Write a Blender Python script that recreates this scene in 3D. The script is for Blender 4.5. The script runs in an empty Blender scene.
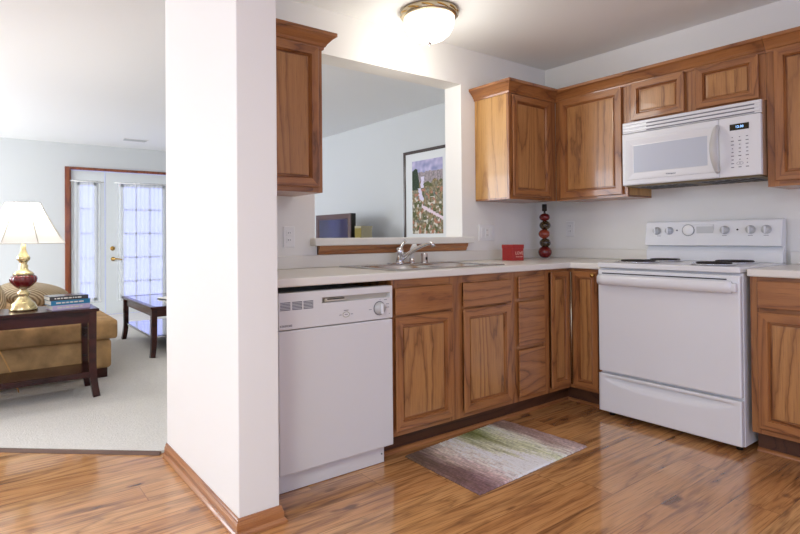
import bpy, bmesh, math, random
from mathutils import Vector, Matrix, noise as mnoise
random.seed(7)
sc = bpy.context.scene
COL = sc.collection
PI = math.pi

# ------------------------------------------------------------------ camera, world, lights, exposure
yaw, pit, roll = 0.9469, -0.0102, -0.0084
F_PX, SX, SY = 542.56, -34.82, -35.27
fw = Vector((math.cos(pit)*math.cos(yaw), math.cos(pit)*math.sin(yaw), -math.sin(pit)))
rt = Vector((math.sin(yaw), -math.cos(yaw), 0)); up = rt.cross(fw)
r2 = math.cos(roll)*rt + math.sin(roll)*up
u2 = -math.sin(roll)*rt + math.cos(roll)*up
cd = bpy.data.cameras.new('camera'); cam = bpy.data.objects.new('camera', cd); COL.objects.link(cam)
M = Matrix((r2, u2, -fw)).transposed().to_4x4(); M.translation = Vector((-3.7518, -2.7017, 1.0926))
cam.matrix_world = M
cd.sensor_width = 36; cd.lens = F_PX*36/800; cd.shift_x = -SX/800; cd.shift_y = SY/800
cd.clip_start = 0.05; cd.clip_end = 200
sc.camera = cam

w = bpy.data.worlds.new('sky'); sc.world = w; w.use_nodes = True
bg = w.node_tree.nodes['Background']
bg.inputs[0].default_value = (0.44, 0.49, 1.0, 1); bg.inputs[1].default_value = 1.6

def area(name, loc, rot, sx, sy, energy, col):
    l = bpy.data.lights.new(name, 'AREA'); l.shape = 'RECTANGLE'; l.size = sx; l.size_y = sy
    l.energy = energy; l.color = col
    o = bpy.data.objects.new(name, l); COL.objects.link(o); o.location = loc; o.rotation_euler = rot
    return o
# daylight entering through the dining window, the breakfast window behind the camera and the living-room window
area('daylight_dining_window', (-6.36, -2.3, 1.35), (0, -PI/2, 0), 1.9, 2.9, 24, (0.80, 0.95, 1.0))
area('daylight_breakfast_window', (-2.1, -5.12, 1.4), (PI/2, 0, 0), 2.7, 1.7, 9, (0.84, 0.97, 1.0))
area('daylight_living_window', (-6.36, 3.6, 1.35), (0, -PI/2, 0), 1.9, 2.9, 140, (0.92, 0.97, 1.0))
area('dining_fill_light', (-4.75, -2.7, 2.36), (0, 0, 0), .7, .7, 43, (0.91, 1.0, 0.99))  # added unseen fill light over the dining side; no fixture hangs there
sc.view_settings.view_transform = 'Standard'; sc.view_settings.look = 'None'
sc.view_settings.gamma = 1; sc.view_settings.use_curve_mapping = False
sc.view_settings.exposure = 0.25

# ------------------------------------------------------------------ materials
def srgb(r, g, b):
    f = lambda c: (c/12.92 if c <= .04045 else ((c+.055)/1.055)**2.4)
    return (f(r/255), f(g/255), f(b/255), 1)
MATS = {}
def mat(name, col, rough=.5, metal=0, spec=.5, coat=0, emit=None, es=0, trans=0, bump=0, bscale=60, alpha=1, var=0):
    if name in MATS: return MATS[name]
    m = bpy.data.materials.new(name); m.use_nodes = True
    nt = m.node_tree; b = nt.nodes['Principled BSDF']; MATS[name] = m
    b.inputs['Base Color'].default_value = col
    b.inputs['Roughness'].default_value = rough; b.inputs['Metallic'].default_value = metal
    b.inputs['Specular IOR Level'].default_value = spec
    b.inputs['Coat Weight'].default_value = coat; b.inputs['Coat Roughness'].default_value = .08
    b.inputs['Transmission Weight'].default_value = trans; b.inputs['Alpha'].default_value = alpha
    if emit:
        b.inputs['Emission Color'].default_value = emit; b.inputs['Emission Strength'].default_value = es
    tc = nt.nodes.new('ShaderNodeTexCoord')
    n = nt.nodes.new('ShaderNodeTexNoise'); n.inputs['Scale'].default_value = bscale; n.inputs['Detail'].default_value = 4
    nt.links.new(tc.outputs['Object'], n.inputs['Vector'])
    if bump:
        bp = nt.nodes.new('ShaderNodeBump'); bp.inputs['Strength'].default_value = bump; bp.inputs['Distance'].default_value = .004
        nt.links.new(n.outputs['Fac'], bp.inputs['Height']); nt.links.new(bp.outputs['Normal'], b.inputs['Normal'])
    if var:
        mx = nt.nodes.new('ShaderNodeMix'); mx.data_type = 'RGBA'
        mx.inputs[6].default_value = tuple(c*(1-var) for c in col[:3])+(1,); mx.inputs[7].default_value = tuple(min(1, c*(1+var)) for c in col[:3])+(1,)
        nt.links.new(n.outputs['Fac'], mx.inputs[0]); nt.links.new(mx.outputs[2], b.inputs['Base Color'])
    return m

class G:                                            # small node-graph helper
    def __init__(s, m): s.nt = m.node_tree; s.b = s.nt.nodes['Principled BSDF']
    def n(s, t, **k):
        x = s.nt.nodes.new(t)
        for a, v in k.items(): setattr(x, a, v)
        return x
    def l(s, a, b): s.nt.links.new(a, b)
    def math(s, op, a, b=None, clamp=False):
        x = s.n('ShaderNodeMath', operation=op, use_clamp=clamp)
        for i, v in enumerate((a, b)):
            if v is None: continue
            if isinstance(v, (int, float)): x.inputs[i].default_value = v
            else: s.l(v, x.inputs[i])
        return x.outputs[0]
    def ramp(s, fac, stops):
        x = s.n('ShaderNodeValToRGB'); e = x.color_ramp.elements
        while len(e) < len(stops): e.new(.5)
        for el, (p, c) in zip(e, stops): el.position = p; el.color = c
        s.l(fac, x.inputs[0]); return x.outputs[0]
    def noise(s, vec, scale, detail=2, rough=.5, dist=0):
        x = s.n('ShaderNodeTexNoise'); x.inputs['Scale'].default_value = scale; x.inputs['Detail'].default_value = detail
        x.inputs['Roughness'].default_value = rough; x.inputs['Distortion'].default_value = dist
        s.l(vec, x.inputs['Vector']); return x.outputs['Fac']
    def scale(s, vec, v):
        x = s.n('ShaderNodeVectorMath', operation='MULTIPLY'); s.l(vec, x.inputs[0]); x.inputs[1].default_value = v; return x.outputs[0]
    def add(s, a, b):
        x = s.n('ShaderNodeVectorMath', operation='ADD'); s.l(a, x.inputs[0])
        if isinstance(b, tuple): x.inputs[1].default_value = b
        else: s.l(b, x.inputs[1])
        return x.outputs[0]
    def mix(s, fac, a, b, mode='MIX'):
        x = s.n('ShaderNodeMix', data_type='RGBA', blend_type=mode)
        for i, v in ((0, fac), (6, a), (7, b)):
            if isinstance(v, (int, float, tuple)): x.inputs[i].default_value = v
            else: s.l(v, x.inputs[i])
        return x.outputs[2]

def oak(name, axis, light, mid, dark, rough=.34, coat=.35, k=7.0):
    m = mat(name, mid, rough, coat=coat); g = G(m)
    tc = g.n('ShaderNodeTexCoord').outputs['Object']; oi = g.n('ShaderNodeObjectInfo').outputs['Random']
    cx = g.n('ShaderNodeCombineXYZ'); g.l(g.math('MULTIPLY', oi, 7.3), cx.inputs[0]); g.l(g.math('MULTIPLY', oi, 3.1), cx.inputs[1]); g.l(g.math('MULTIPLY', oi, 5.7), cx.inputs[2])
    v = g.add(tc, cx.outputs[0])
    st = lambda q: {'x': (q, 1, 1), 'y': (1, q, 1), 'z': (1, 1, q)}[axis]
    vs = g.scale(v, st(.11))
    n1 = g.noise(vs, 3.6, 1.2, .35, .1)
    wig = g.noise(g.scale(v, st(.25)), 40, 2, .5)
    ph = g.math('ADD', g.math('MULTIPLY', n1, k*2.3), g.math('MULTIPLY', wig, .45))
    ring = g.math('FRACT', ph)
    col = g.ramp(ring, [(0, dark), (.05, mid), (.22, light), (.60, light), (.90, mid), (1, dark)])
    col = g.mix(.38, col, mid)
    pores = g.noise(g.scale(v, st(.022)), 260, 3, .65)
    col = g.mix(g.math('MULTIPLY', g.math('SUBTRACT', pores, .53, True), 3.6, True), col, dark)
    broad = g.noise(g.scale(v, st(.05)), 14, 2, .6)
    col = g.mix(g.math('MULTIPLY', g.math('SUBTRACT', broad, .45, True), 2.2, True), col, mid)
    g.l(col, g.b.inputs['Base Color'])
    bp = g.n('ShaderNodeBump'); bp.inputs['Strength'].default_value = .06; bp.inputs['Distance'].default_value = .0015
    g.l(pores, bp.inputs['Height']); g.l(bp.outputs[0], g.b.inputs['Normal'])
    return m
OL, OM, OD = srgb(184, 124, 70), srgb(150, 95, 53), srgb(82, 43, 22)
PANEL = oak('oak_panel_z', 'z', srgb(198, 144, 86), srgb(166, 113, 64), srgb(86, 48, 24), .32, .4, 6)
OAK = {a: oak('oak_'+a, a, OL, OM, OD) for a in 'xyz'}
for a in 'xyz': oak('trim_oak_'+a, a, srgb(190, 130, 80), srgb(160, 100, 56), srgb(104, 58, 30), .3, .4, 5)
TRIM = {a: MATS['trim_oak_'+a] for a in 'xyz'}
VENEER = oak('oak_veneer_z', 'z', srgb(214, 166, 100), srgb(196, 146, 82), srgb(150, 100, 52), .34, .35, 5)
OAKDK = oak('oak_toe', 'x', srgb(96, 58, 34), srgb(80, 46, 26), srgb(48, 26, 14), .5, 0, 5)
CHERRY = oak('dark_cherry', 'x', srgb(72, 30, 24), srgb(50, 20, 17), srgb(26, 10, 9), .26, .08, 3)
MAHOG = oak('red_casing', 'z', srgb(150, 84, 48), srgb(126, 62, 34), srgb(84, 38, 20), .3, .4, 5)

WALL = mat('wall_paint', srgb(242, 239, 232), .75, spec=.25, bump=.05, bscale=220)
LWALL = mat('living_wall_paint', srgb(212, 214, 212), .8, spec=.2, bump=.05, bscale=220)
CEIL = mat('ceiling_paint', srgb(246, 246, 244), .85, spec=.2, bump=.12, bscale=160)
WHITE = mat('white_enamel', srgb(236, 236, 236), .22, coat=.3)
WHITE2 = mat('dishwasher_white', srgb(226, 224, 222), .3, coat=.2)
BEIGE = mat('beige_plastic', srgb(205, 196, 178), .4)
for m_ in (CHERRY,):
    m_.node_tree.nodes['Principled BSDF'].inputs['Specular IOR Level'].default_value = .3
LAM = mat('white_laminate', srgb(236, 232, 222), .3, var=.04, bscale=350)
STEEL = mat('stainless_steel', srgb(200, 200, 200), .25, 1)
CHROME = mat('chrome', srgb(225, 225, 228), .08, 1)
NICKEL = mat('brushed_nickel', srgb(190, 176, 150), .25, 1)
BRASS = mat('brass', srgb(200, 160, 90), .2, 1)
BLACK = mat('black_plastic', srgb(22, 20, 20), .35)
DARK = mat('dark_gap', srgb(40, 34, 30), .7)
GREY = mat('grey_print', srgb(120, 120, 125), .5)
PGREY = mat('pale_grey_plastic', srgb(196, 196, 194), .3, coat=.3)
PLATE = mat('white_plate', srgb(240, 238, 234), .35)
DOORW = mat('white_door_paint', srgb(226, 230, 228), .4)
COIL = mat('burner_coil', srgb(38, 30, 28), .5, .3)

def floor_mat():
    m = mat('hardwood', srgb(190, 130, 80), .26, coat=.6, spec=.7); g = G(m)
    tc = g.n('ShaderNodeTexCoord').outputs['Object']
    s = g.n('ShaderNodeSeparateXYZ'); g.l(tc, s.inputs[0]); X, Y = s.outputs[0], s.outputs[1]
    PW, PL = .16, 1.25
    ry = g.math('DIVIDE', Y, PW); row = g.math('FLOOR', ry)
    wn = g.n('ShaderNodeTexWhiteNoise', noise_dimensions='1D'); g.l(row, wn.inputs['W'])
    rx = g.math('ADD', g.math('DIVIDE', X, PL), g.math('MULTIPLY', wn.outputs['Value'], 7.0)); colm = g.math('FLOOR', rx)
    cmb = g.n('ShaderNodeCombineXYZ'); g.l(row, cmb.inputs[0]); g.l(colm, cmb.inputs[1])
    wn2 = g.n('ShaderNodeTexWhiteNoise', noise_dimensions='2D'); g.l(cmb.outputs[0], wn2.inputs['Vector']); R = wn2.outputs['Value']
    off = g.n('ShaderNodeCombineXYZ'); g.l(g.math('MULTIPLY', R, 37.0), off.inputs[2]); g.l(g.math('MULTIPLY', R, 11.0), off.inputs[0])
    v = g.add(g.scale(tc, (.10, 1, 1)), off.outputs[0])
    n1 = g.noise(v, 6.5, 2, .5, .35)
    ring = g.math('FRACT', g.math('ADD', g.math('MULTIPLY', n1, 8.0), g.math('MULTIPLY', g.noise(g.scale(tc, (.12, 1, 1)), 60, 3), .7)))
    base = g.ramp(ring, [(0, srgb(140, 92, 54)), (.10, srgb(190, 140, 88)), (.4, srgb(220, 172, 116)), (.72, srgb(206, 154, 98)), (.92, srgb(178, 126, 76)), (1, srgb(140, 92, 54))])
    tint = g.ramp(R, [(0, srgb(212, 156, 98)), (.35, srgb(246, 206, 146)), (.7, srgb(226, 172, 112)), (1, srgb(252, 222, 168))])
    c = g.mix(.55, base, g.mix(1.0, base, tint, 'MULTIPLY'))
    c = g.mix(.22, c, tint)
    streak = g.noise(g.add(g.scale(tc, (.10, 1, 1)), off.outputs[0]), 13, 3, .6, .6)
    sm = g.math('MULTIPLY', g.math('SUBTRACT', streak, .545, True), 6.0, True)
    c = g.mix(g.math('MULTIPLY', sm, .8), c, srgb(92, 52, 30))
    kn = g.noise(g.add(g.scale(tc, (.42, 1, 1)), off.outputs[0]), 9, 2, .5)
    c = g.mix(g.math('MULTIPLY', g.math('MULTIPLY', g.math('SUBTRACT', kn, .655, True), 14.0, True), .8), c, srgb(84, 44, 30))
    fine = g.noise(g.scale(tc, (.03, 1, 1)), 160, 2, .6)
    c = g.mix(g.math('MULTIPLY', g.math('SUBTRACT', fine, .5, True), 3.0, True), c, srgb(112, 66, 36))
    fy = g.math('FRACT', ry); fx = g.math('FRACT', rx)
    ey = g.math('LESS_THAN', g.math('ABSOLUTE', g.math('SUBTRACT', fy, .5)), .488)
    ex = g.math('LESS_THAN', g.math('ABSOLUTE', g.math('SUBTRACT', fx, .5)), .4985)
    seam = g.math('SUBTRACT', 1.0, g.math('MULTIPLY', ex, ey))
    c = g.mix(g.math('MULTIPLY', seam, .40), c, srgb(70, 38, 20))
    g.l(c, g.b.inputs['Base Color'])
    rr = g.math('ADD', g.math('MULTIPLY', n1, .12), .16); g.l(rr, g.b.inputs['Roughness'])
    bp = g.n('ShaderNodeBump'); bp.inputs['Strength'].default_value = .12; bp.inputs['Distance'].default_value = .003
    g.l(g.math('ADD', g.math('MULTIPLY', seam, -1.0), g.math('MULTIPLY', n1, .5)), bp.inputs['Height']); g.l(bp.outputs[0], g.b.inputs['Normal'])
    return m
HARD = floor_mat()
CARPET = mat('cream_carpet', srgb(226, 222, 214), .95, spec=.1, bump=1.0, bscale=120, var=.22)
SUEDE = mat('tan_suede', srgb(178, 142, 98), .85, spec=.15, bump=.1, bscale=8, var=.9)
SUEDE2 = mat('tan_suede_light', srgb(196, 160, 118), .85, spec=.15, bump=.1, bscale=18, var=.15)

def vcol_mat(name, rough=.9, bump=0, bscale=200):
    m = mat(name, (.5, .5, .5, 1), rough, spec=.2, bump=bump, bscale=bscale); g = G(m)
    a = g.n('ShaderNodeVertexColor', layer_name='Col'); g.l(a.outputs[0], g.b.inputs['Base Color']); return m
RUG = vcol_mat('woven_rug', .95, 1.0, 260); ART = vcol_mat('art_print', .5)

def stripes_mat():
    m = mat('striped_pillow', srgb(190, 165, 120), .7, spec=.3); g = G(m)
    tc = g.n('ShaderNodeTexCoord').outputs['Object']; wv = g.n('ShaderNodeTexWave', bands_direction='DIAGONAL')
    wv.inputs['Scale'].default_value = 17; wv.inputs['Distortion'].default_value = 2.5; g.l(tc, wv.inputs['Vector'])
    g.l(g.ramp(wv.outputs['Fac'], [(0, srgb(138, 116, 88)), (.35, srgb(168, 146, 114)), (.7, srgb(198, 178, 144)), (1, srgb(218, 202, 172))]), g.b.inputs['Base Color'])
    return m
PILLOW = stripes_mat()
def sheer_mat():
    m = bpy.data.materials.new('sheer_curtain'); m.use_nodes = True; nt = m.node_tree
    for n in list(nt.nodes):
        if n.type != 'OUTPUT_MATERIAL': nt.nodes.remove(n)
    out = nt.nodes[0]
    a = nt.nodes.new('ShaderNodeBsdfTransparent'); b = nt.nodes.new('ShaderNodeBsdfTranslucent'); c = nt.nodes.new('ShaderNodeBsdfDiffuse')
    b.inputs[0].default_value = (.92, .92, .94, 1); c.inputs[0].default_value = (.85, .86, .88, 1)
    m1 = nt.nodes.new('ShaderNodeMixShader'); m1.inputs[0].default_value = .35; nt.links.new(b.outputs[0], m1.inputs[1]); nt.links.new(c.outputs[0], m1.inputs[2])
    m2 = nt.nodes.new('ShaderNodeMixShader'); m2.inputs[0].default_value = .38; nt.links.new(a.outputs[0], m2.inputs[1]); nt.links.new(m1.outputs[0], m2.inputs[2])
    nt.links.new(m2.outputs[0], out.inputs[0]); return m
SHEER = sheer_mat()
def pane_mat():
    m = bpy.data.materials.new('window_glass'); m.use_nodes = True; nt = m.node_tree
    for n in list(nt.nodes):
        if n.type != 'OUTPUT_MATERIAL': nt.nodes.remove(n)
    a = nt.nodes.new('ShaderNodeBsdfTransparent'); b = nt.nodes.new('ShaderNodeBsdfGlossy'); b.inputs['Roughness'].default_value = .15
    x = nt.nodes.new('ShaderNodeMixShader'); x.inputs[0].default_value = .03
    nt.links.new(a.outputs[0], x.inputs[1]); nt.links.new(b.outputs[0], x.inputs[2]); nt.links.new(x.outputs[0], nt.nodes[0].inputs[0]); return m
PANE = pane_mat()
def shade_mat():
    m = bpy.data.materials.new('lamp_shade_fabric'); m.use_nodes = True; nt = m.node_tree
    for n in list(nt.nodes):
        if n.type != 'OUTPUT_MATERIAL': nt.nodes.remove(n)
    b = nt.nodes.new('ShaderNodeBsdfTranslucent'); c = nt.nodes.new('ShaderNodeBsdfDiffuse')
    b.inputs[0].default_value = (.95, .93, .88, 1); c.inputs[0].default_value = (.9, .89, .86, 1)
    x = nt.nodes.new('ShaderNodeMixShader'); x.inputs[0].default_value = .5
    nt.links.new(b.outputs[0], x.inputs[1]); nt.links.new(c.outputs[0], x.inputs[2]); nt.links.new(x.outputs[0], nt.nodes[0].inputs[0]); return m
SHADE = shade_mat()

# ------------------------------------------------------------------ object helpers
def setp(o, label=None, cat=None, group=None, kind=None):
    if label: o['label'] = label
    if cat: o['category'] = cat
    if group: o['group'] = group
    if kind: o['kind'] = kind
    return o
def thing(name, label, cat, loc=(0, 0, 0), rz=0, group=None):
    o = bpy.data.objects.new(name, None); COL.objects.link(o); o.location = loc; o.rotation_euler = (0, 0, rz)
    o.empty_display_size = .1
    return setp(o, label, cat, group)

class MB:
    """collects shapes, then links them as one mesh object"""
    def __init__(s): s.bm = bmesh.new(); s.mats = []
    def mi(s, m):
        if m not in s.mats: s.mats.append(m)
        return s.mats.index(m)
    def quad(s, vs, m):
        f = s.bm.faces.new([s.bm.verts.new(v) for v in vs]); f.material_index = s.mi(m); return f
    def box(s, x0, x1, y0, y1, z0, z1, m, bev=0, seg=2):
        t = bmesh.new(); bmesh.ops.create_cube(t, size=1)
        for v in t.verts: v.co = Vector((x0+(v.co.x+.5)*(x1-x0), y0+(v.co.y+.5)*(y1-y0), z0+(v.co.z+.5)*(z1-z0)))
        if bev: bmesh.ops.bevel(t, geom=list(t.edges), offset=bev, segments=seg, profile=.5, affect='EDGES')
        s.merge(t, m); return s
    def merge(s, t, m, smooth=False):
        i = s.mi(m); mp = {}
        bmesh.ops.recalc_face_normals(t, faces=list(t.faces))
        for v in t.verts: mp[v] = s.bm.verts.new(v.co)
        for f in t.faces:
            try: n = s.bm.faces.new([mp[v] for v in f.verts])
            except ValueError: continue
            n.material_index = i; n.smooth = smooth or f.smooth
        t.free()
    def lathe(s, prof, c, m, seg=32, axis='z', smooth=True, squash=None):
        t = bmesh.new(); rings = []
        for r, h in prof:
            ring = []
            for k in range(seg):
                a = 2*PI*k/seg; rr = max(r, 1e-5)
                if squash: rr *= squash(a)
                p = (rr*math.cos(a), rr*math.sin(a), h)
                if axis == 'x': p = (p[2], p[0], p[1])
                if axis == 'y': p = (p[1], p[2], p[0])
                ring.append(t.verts.new((c[0]+p[0], c[1]+p[1], c[2]+p[2])))
            rings.append(ring)
        for a, b in zip(rings, rings[1:]):
            for k in range(seg): t.faces.new((a[k], a[(k+1) % seg], b[(k+1) % seg], b[k]))
        for rg, r in ((rings[0], prof[0][0]), (rings[-1], prof[-1][0])):
            if r > 1e-4: t.faces.new(rg)
        bmesh.ops.remove_doubles(t, verts=list(t.verts), dist=1e-6)
        s.merge(t, m, smooth); return s
    def tube(s, pts, rad, m, seg=12, smooth=True, square=False, flat=None):
        """sweep a round (or square) section along pts; rad is a number or one per point"""
        pts = [Vector(p) for p in pts]; n = len(pts)
        if not isinstance(rad, (list, tuple)): rad = [rad]*n
        t = bmesh.new(); rings = []; ref = None
        if square: seg = 4
        for i, p in enumerate(pts):
            d = (pts[min(i+1, n-1)]-pts[max(i-1, 0)]).normalized()
            if ref is None: ref = Vector((1, 0, 0)) if abs(d.x) < .9 else Vector((0, 1, 0))
            a = (ref-d*ref.dot(d)).normalized(); b = d.cross(a); ref = a
            ring = []
            for k in range(seg):
                th = 2*PI*k/seg+(PI/4 if square else 0); rr = rad[i]*(math.sqrt(2) if square else 1)
                ca, sb = math.cos(th), math.sin(th)
                if flat: sb *= flat
                ring.append(t.verts.new(p+a*rr*ca+b*rr*sb))
            rings.append(ring)
        for a, b in zip(rings, rings[1:]):
            for k in range(seg): t.faces.new((a[k], a[(k+1) % seg], b[(k+1) % seg], b[k]))
        t.faces.new(rings[0]); t.faces.new(rings[-1])
        s.merge(t, m, smooth and not square); return s
    def sweep(s, path, prof, m, side=1, mset=None, caps=True, ends=None):
        """sweep profile (offset, z) along a plan path with mitred corners; side picks the outward side"""
        n = len(path); P = [Vector(p) for p in path]; dirs = [(P[i+1]-P[i]).normalized() for i in range(n-1)]
        nor = [Vector((d.y, -d.x))*side for d in dirs]; mit = []
        for i in range(n):
            if i == 0: v = nor[0]
            elif i == n-1: v = nor[-1]
            else:
                v = (nor[i-1]+nor[i]); v = v/ (1+nor[i-1].dot(nor[i]))
            mit.append(v)
        if ends:
            if ends[0]: mit[0] = Vector(ends[0])
            if ends[1]: mit[-1] = Vector(ends[1])
        for i in range(n-1):
            t = bmesh.new()
            A = [t.verts.new((P[i].x+mit[i].x*o, P[i].y+mit[i].y*o, z)) for o, z in prof]
            B = [t.verts.new((P[i+1].x+mit[i+1].x*o, P[i+1].y+mit[i+1].y*o, z)) for o, z in prof]
            k = len(prof)
            for j in range(k): t.faces.new((A[j], A[(j+1) % k], B[(j+1) % k], B[j]))
            if caps: t.faces.new(A); t.faces.new(B)
            mm = m
            if mset: mm = mset['x' if abs(dirs[i].x) > abs(dirs[i].y) else 'y']
            s.merge(t, mm)
        return s
    def rings(s, fn, rects, mh, mv, cap=None, back=True):
        """concentric rectangular rings [(inset, depth)]; fn(a, b, depth) maps to space; a0,a1,b0,b1 set on fn"""
        a0, a1, b0, b1 = fn.ext; L = []
        for ins, d in rects:
            L.append([s.bm.verts.new(fn(a, b, d)) for a, b in ((a0+ins, b0+ins), (a1-ins, b0+ins), (a1-ins, b1-ins), (a0+ins, b1-ins))])
        for A, B in zip(L, L[1:]):
            for k in range(4):
                f = s.bm.faces.new((A[k], A[(k+1) % 4], B[(k+1) % 4], B[k])); f.material_index = s.mi(mh if k in (0, 2) else mv)
        if cap:
            f = s.bm.faces.new(L[-1]); f.material_index = s.mi(cap)
        if back:
            f = s.bm.faces.new(L[0][::-1]); f.material_index = s.mi(mv)
        return s
    def grid_slab(s, xs, ys, mask, z0, z1, m):
        t = bmesh.new(); V = {}
        def v(i, j, z):
            if (i, j, z) not in V: V[(i, j, z)] = t.verts.new((xs[i], ys[j], z))
            return V[(i, j, z)]
        on = lambda i, j: 0 <= i < len(xs)-1 and 0 <= j < len(ys)-1 and mask(i, j)
        for i in range(len(xs)-1):
            for j in range(len(ys)-1):
                if not on(i, j): continue
                t.faces.new((v(i, j, z1), v(i+1, j, z1), v(i+1, j+1, z1), v(i, j+1, z1)))
                t.faces.new((v(i, j, z0), v(i, j+1, z0), v(i+1, j+1, z0), v(i+1, j, z0)))
                for di, dj, p, q in ((0, -1, (i, j), (i+1, j)), (1, 0, (i+1, j), (i+1, j+1)), (0, 1, (i+1, j+1), (i, j+1)), (-1, 0, (i, j+1), (i, j))):
                    if not on(i+di, j+dj): t.faces.new((v(*p, z0), v(*q, z0), v(*q, z1), v(*p, z1)))
        s.merge(t, m); return s
    def build(s, name, parent=None, world=True, bevel=0, smooth=False, sub=0, label=None):
        off = Vector((0, 0, 0)); q = parent
        if world:
            while q is not None: off += Vector(q.location); q = q.parent
            for v in s.bm.verts: v.co -= off
        bmesh.ops.recalc_face_normals(s.bm, faces=list(s.bm.faces))
        if smooth:
            for f in s.bm.faces: f.smooth = True
        me = bpy.data.meshes.new(name); s.bm.to_mesh(me); s.bm.free()
        for m in s.mats: me.materials.append(m)
        o = bpy.data.objects.new(name, me); COL.objects.link(o); o.parent = parent
        if bevel:
            b = o.modifiers.new('bevel', 'BEVEL'); b.width = bevel; b.segments = 3; b.limit_method = 'ANGLE'; b.angle_limit = math.radians(40)
        if sub:
            b = o.modifiers.new('sub', 'SUBSURF'); b.levels = sub; b.render_levels = sub
        if label: o['label'] = label
        return o
def one(name, m, dims, parent=None, bev=0, **k):
    return MB().box(*dims, m, bev).build(name, parent, **k)
def face(plane, c, a0, a1, b0, b1):
    """map (a along the wall, z, outward depth) to space: plane 'y' faces -y, plane 'x' faces -x"""
    if plane == 'y': fn = lambda a, b, d: (a, c-d, b)
    else: fn = lambda a, b, d: (c-d, a, b)
    class Fn:
        ext = (a0, a1, b0, b1)
        def __call__(s, *k): return fn(*k)
    return Fn()
def text(name, s, size, M, m, parent, depth=.0006):
    cu = bpy.data.curves.new(name, 'FONT'); cu.body = s; cu.size = size; cu.extrude = depth; cu.align_x = 'CENTER'; cu.align_y = 'CENTER'
    o = bpy.data.objects.new(name, cu); COL.objects.link(o)
    me = bpy.data.meshes.new_from_object(o.evaluated_get(bpy.context.evaluated_depsgraph_get()))
    bpy.data.objects.remove(o); me.transform(M); me.materials.clear(); me.materials.append(m)
    q = parent; off = Vector((0, 0, 0))
    while q is not None: off += Vector(q.location); q = q.parent
    me.transform(Matrix.Translation(-off))
    x = bpy.data.objects.new(name, me); COL.objects.link(x); x.parent = parent; return x
RY = Matrix(((1, 0, 0), (0, 0, -1), (0, 1, 0))).to_4x4()             # text facing -y
RX = Matrix(((0, 0, -1), (-1, 0, 0), (0, 1, 0))).to_4x4()            # text facing -x
def TM(loc, R): return Matrix.Translation(Vector(loc)) @ R

# ------------------------------------------------------------------ the setting
H = 2.43
def struct(name, mb, **k):
    o = mb.build(name, **k); o['kind'] = 'structure'; return o
struct('floor', MB().box(-6.5, .2, -5.3, 6.0, -.12, 0, HARD))
cp = MB(); t = bmesh.new()
pts = [(-2.978, .162), (-3.65, .72), (-4.7, 1.59), (-6.4, 1.59), (-6.4, 5.775), (.05, 5.775), (.05, .162)]
bot = [t.verts.new((x, y, .0005)) for x, y in pts]; top = [t.verts.new((x, y, .014)) for x, y in pts]
t.faces.new(bot[::-1]); t.faces.new(top)
for k in range(len(pts)): t.faces.new((bot[k], bot[(k+1) % 7], top[(k+1) % 7], top[k]))
cp.merge(t, CARPET); struct('floor_carpet', cp)
struct('trim_carpet_edge', MB().sweep([(-2.984, .158), (-3.655, .714), (-4.7, 1.582)], [(0, .0006), (0, .015), (.008, .013), (.020, .004), (.022, .0006)], mat('transition_strip', srgb(112, 88, 76), .4, .3), side=-1))
struct('ceiling', MB().box(-6.5, .2, -5.3, 6.0, H, H+.12, CEIL))

wk = MB()
wk.box(-2.80, -2.163, 0, .16, 0, H, WALL); wk.box(-2.163, -.965, 0, .16, 0, 1.045, WALL)
wk.box(-2.163, -.965, 0, .16, 2.167, H, WALL); wk.box(-.965, .054, 0, .16, 0, H, WALL)
struct('wall_sink', wk)
struct('wall_stub', MB().box(-2.965, -2.80, -.80, .118, 0, H, WALL, .004))
struct('wall_stove', MB().box(0, .16, -5.2, 0, 0, H, WALL))
struct('wall_picture', MB().box(.054, .2, .16, 5.78, 0, H, LWALL))
# back wall of the living room with the opening for the entry door unit
wb = MB(); DX0, DX1, DZ = -2.69, -.90, 2.075
wb.box(-6.5, DX0, 5.78, 5.93, 0, H, LWALL); wb.box(DX0, DX1, 5.78, 5.93, DZ, H, LWALL); wb.box(DX1, .2, 5.78, 5.93, 0, H, LWALL)
struct('wall_entry', wb)
def wall_hole(name, axis, c0, c1, a0, a1, h0, h1, z0, z1, m):
    b = MB()
    def bx(p, q, r, s_):
        if axis == 'x': b.box(c0, c1, p, q, r, s_, m)
        else: b.box(p, q, c0, c1, r, s_, m)
    bx(a0, h0, 0, H); bx(h1, a1, 0, H); bx(h0, h1, 0, z0); bx(h0, h1, z1, H)
    return struct(name, b)
wl = MB()
for a0, a1 in ((-5.3, -3.8), (-.8, 2.1), (5.1, 5.78)): wl.box(-6.56, -6.4, a0, a1, 0, H, WALL)
for a0, a1 in ((-3.8, -.8), (2.1, 5.1)):
    wl.box(-6.56, -6.4, a0, a1, 0, .35, WALL); wl.box(-6.56, -6.4, a0, a1, 2.35, H, WALL)
struct('wall_window_side', wl)
wall_hole('wall_behind', 'y', -5.36, -5.2, -6.4, .16, -3.5, -.7, .5, 2.3, WALL)
def window_unit(name, axis, c, a0, a1, z0, z1):
    b = MB()
    def bx(p, q, r, s_):
        if axis == 'x': b.box(c-.04, c+.04, p, q, r, s_, DOORW)
        else: b.box(p, q, c-.04, c+.04, r, s_, DOORW)
    for p, q, r, s_ in ((a0, a0+.05, z0, z1), (a1-.05, a1, z0, z1), (a0, a1, z0, z0+.05), (a0, a1, z1-.05, z1), ((a0+a1)/2-.03, (a0+a1)/2+.03, z0, z1)): bx(p, q, r, s_)
    o = struct(name, b)
    g = MB()
    if axis == 'x': g.box(c-.004, c+.004, a0+.05, a1-.05, z0+.05, z1-.05, PANE)
    else: g.box(a0+.05, a1-.05, c-.004, c+.004, z0+.05, z1-.05, PANE)
    g.build('glass', o); return o
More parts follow.
